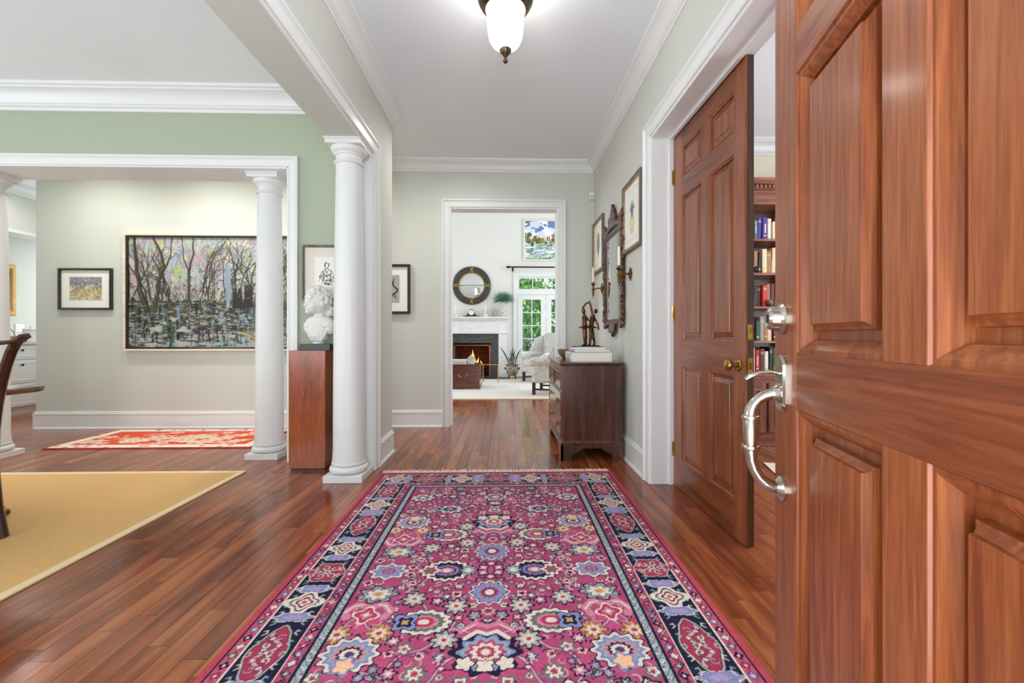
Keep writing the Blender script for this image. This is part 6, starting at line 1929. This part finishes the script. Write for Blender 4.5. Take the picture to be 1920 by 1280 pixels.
def make_wing_chair():
    m0, nt, b = newmat('damask')
    tc = N(nt, 'ShaderNodeTexCoord')
    n1 = N(nt, 'ShaderNodeTexNoise')
    n1.inputs['Scale'].default_value = 17
    n1.inputs['Detail'].default_value = 2
    n1.inputs['Distortion'].default_value = 2.6
    nt.links.new(tc.outputs['Object'], n1.inputs['Vector'])
    r_ = ramp(nt, [(0.43, lin((232, 230, 224))), (0.5, lin((150, 148, 142))), (0.57, lin((228, 226, 220)))])
    nt.links.new(n1.outputs['Fac'], r_.inputs['Fac'])
    nt.links.new(r_.outputs['Color'], b.inputs['Base Color'])
    b.inputs['Roughness'].default_value = 0.9
    t = thing('wing_chair', '', 'armchair', (0, 0, RZ))
    def soft(name, bx, bev, seg=3, rot=None, piv=None):
        mb = MB().box(*bx)
        if rot is not None:
            M_ = Matrix.Rotation(rot[0], 3, rot[1]); p = Vector(piv)
            mb.v = [tuple(M_ @ (Vector(v) - p) + p) for v in mb.v]
        return mb.build(name, 'damask', t, bevel=bev, seg=seg, local=True)
    soft('seat_base', (-0.34, 0.34, -0.37, 0.34, 0.21, 0.35), 0.03)
    soft('seat_cushion', (-0.27, 0.27, -0.39, 0.22, 0.35, 0.49), 0.045, 4)
    bk = MB()
    ls = []
    for z, hw, d in ((0.33, 0.3, 0.0), (0.5, 0.31, 0.02), (0.75, 0.33, 0.055), (0.95, 0.34, 0.085), (1.05, 0.32, 0.1), (1.085, 0.25, 0.105), (1.1, 0.14, 0.107)):
        y0, y1 = 0.2 + d, 0.33 + d
        ls.append([(-hw, y0 + 0.03, z), (-hw * 0.6, y0, z), (0, y0 - 0.012, z), (hw * 0.6, y0, z), (hw, y0 + 0.03, z), (hw, y1 - 0.02, z), (hw * 0.6, y1, z), (-hw * 0.6, y1, z), (-hw, y1 - 0.02, z)])
    bk.loops(ls).build('backrest', 'damask', t, smooth=60, local=True)
    for sx in (-1, 1):
        wl = []
        for k in range(8):
            q = k / 7
            y = 0.33 - 0.38 * q
            zt = 1.04 - 0.1 * q - 0.3 * max(0, q - 0.55) ** 1.2 * 2
            x = sx * (0.34 + 0.05 * q)
            wl.append([(x - 0.035, y, 0.6), (x + 0.035, y, 0.6), (x + 0.04, y, (0.6 + zt) / 2), (x + 0.03, y, zt - 0.02), (x, y, zt), (x - 0.03, y, zt - 0.02), (x - 0.04, y, (0.6 + zt) / 2)])
        MB().loops(wl).build('wing', 'damask', t, smooth=60, local=True)
        soft('arm_panel', (sx * 0.35 - 0.05, sx * 0.35 + 0.05, -0.33, 0.32, 0.22, 0.58), 0.03)
        MB().tube([(sx * 0.36, -0.37, 0.575), (sx * 0.365, -0.3, 0.585), (sx * 0.36, 0.0, 0.59), (sx * 0.35, 0.32, 0.6)], [0.07, 0.082, 0.078, 0.07], 18).build('rolled_arm', 'damask', t, smooth=60, local=True)
        for y, tag_ in ((-0.33, 'leg'), (0.33, 'leg')):
            MB().box(sx * 0.31 - 0.027, sx * 0.31 + 0.027, y - 0.027, y + 0.027, 0, 0.215).build('leg', 'dark_wood', t, bevel=0.003, local=True)
        MB().box(sx * 0.31 - 0.012, sx * 0.31 + 0.012, -0.31, 0.31, 0.08, 0.11).build('side_stretcher', 'dark_wood', t, local=True)
    MB().box(-0.3, 0.3, -0.02, 0.005, 0.083, 0.107).build('cross_stretcher', 'dark_wood', t, local=True)
    return t
c1 = make_wing_chair()
c1['label'] = 'patterned pale wing chair in the far corner by the French doors'
c1['group'] = 'wing chairs in the living room'
c1.location = (0.87, 9.8, RZ)
c1.rotation_euler = (0, 0, R(-49))
c2 = copy_tree(c1)
c2['label'] = 'patterned pale wing chair nearest the doorway, partly hidden by the chest'
c2.location = (0.905, 7.76, RZ)
c2.rotation_euler = (0, 0, R(-107))

# ------------------------------------------------------------------ garden beyond the glass
twotone('lawn', (60, 110, 44), (110, 160, 70), 4, 0.95)
gd = tag(MB().box(-8, 12, LY + 0.15, 30, -0.3, -0.12).build('ground', 'lawn', smooth=0), 'green lawn behind the house', kind=S)
t = thing('deck', 'grey wooden deck outside the French doors', 'deck', (1.0, 12.0, -0.1))
wood('deck_wood', [(120, 112, 120), (150, 142, 150), (176, 170, 178)], 'x', 0.8, 0)
for i in range(14):
    MB().box(-1.2, 3.6, LY + 0.2 + i * 0.15, LY + 0.34 + i * 0.15, -0.11, -0.06).build('board', 'deck_wood', t)
for i in range(23):
    MB().box(-0.4 + i * 0.14, -0.36 + i * 0.14, 13.3, 13.34, -0.06, 0.86).build('baluster', 'deck_wood', t)
MB().box(-1.2, 3.6, 13.28, 13.36, 0.86, 0.9).build('handrail', 'deck_wood', t)
twotone('leaf_mid', (96, 170, 84), (190, 232, 140), 3, 0.6)
twotone('leaf_dark', (54, 130, 64), (150, 214, 120), 3, 0.6)
def bush(name, label, c, r, n, mat, trunk=None, seed=0, cat='tree'):
    g = np.random.default_rng(seed)
    t = thing(name, label, cat, (c[0], c[1], -0.12), group='greenery behind the French doors')
    d = g.normal(size=(n, 3)); d /= np.linalg.norm(d, axis=1)[:, None]
    rad = g.uniform(0.55, 1.0, n) ** 0.6
    P = np.array(c) + d * rad[:, None] * np.array(r)
    m = MB()
    for p in P:
        a = g.normal(size=3); a /= np.linalg.norm(a)
        b = np.cross(a, g.normal(size=3)); b /= np.linalg.norm(b)
        L = g.uniform(0.1, 0.2)
        m.add([p - a * L, p + b * L * 0.4, p + a * L, p - b * L * 0.4], [(0, 1, 2, 3)])
    tag(m.build('foliage', mat, t, smooth=0), kind='stuff')
    if trunk:
        MB().tube([(c[0], c[1], -0.15), (c[0] + 0.1, c[1], trunk * 0.6), (c[0] - 0.1, c[1], trunk)], [0.16, 0.12, 0.07], 10).build('trunk', 'dark_wood', t)
        MB().tube([(c[0] + 0.08, c[1], trunk * 0.5), (c[0] + 0.6, c[1] - 0.2, trunk * 0.8), (c[0] + 1.1, c[1] - 0.3, trunk * 1.1)], [0.08, 0.06, 0.03], 8).build('branch', 'dark_wood', t)
bush('hedge', 'dense green hedge seen through the lower panes of the French doors', (1.2, 15.6, 0.5), (3.0, 0.8, 1.0), 2600, 'leaf_dark', None, 1, 'hedge')
bush('tree', 'leafy green tree filling the left panes of the French doors', (-0.3, 18.5, 2.6), (2.0, 1.2, 2.2), 3600, 'leaf_mid', 2.6, 2)
bush('tree', 'leafy green tree filling the right panes of the French doors', (3.9, 18.4, 2.5), (2.0, 1.2, 2.2), 3200, 'leaf_dark', 2.4, 3)
bush('tree', 'tall pale green tree behind the others in the garden', (1.8, 22.0, 3.2), (3.6, 1.5, 3.2), 4200, 'leaf_mid', 3.0, 4)
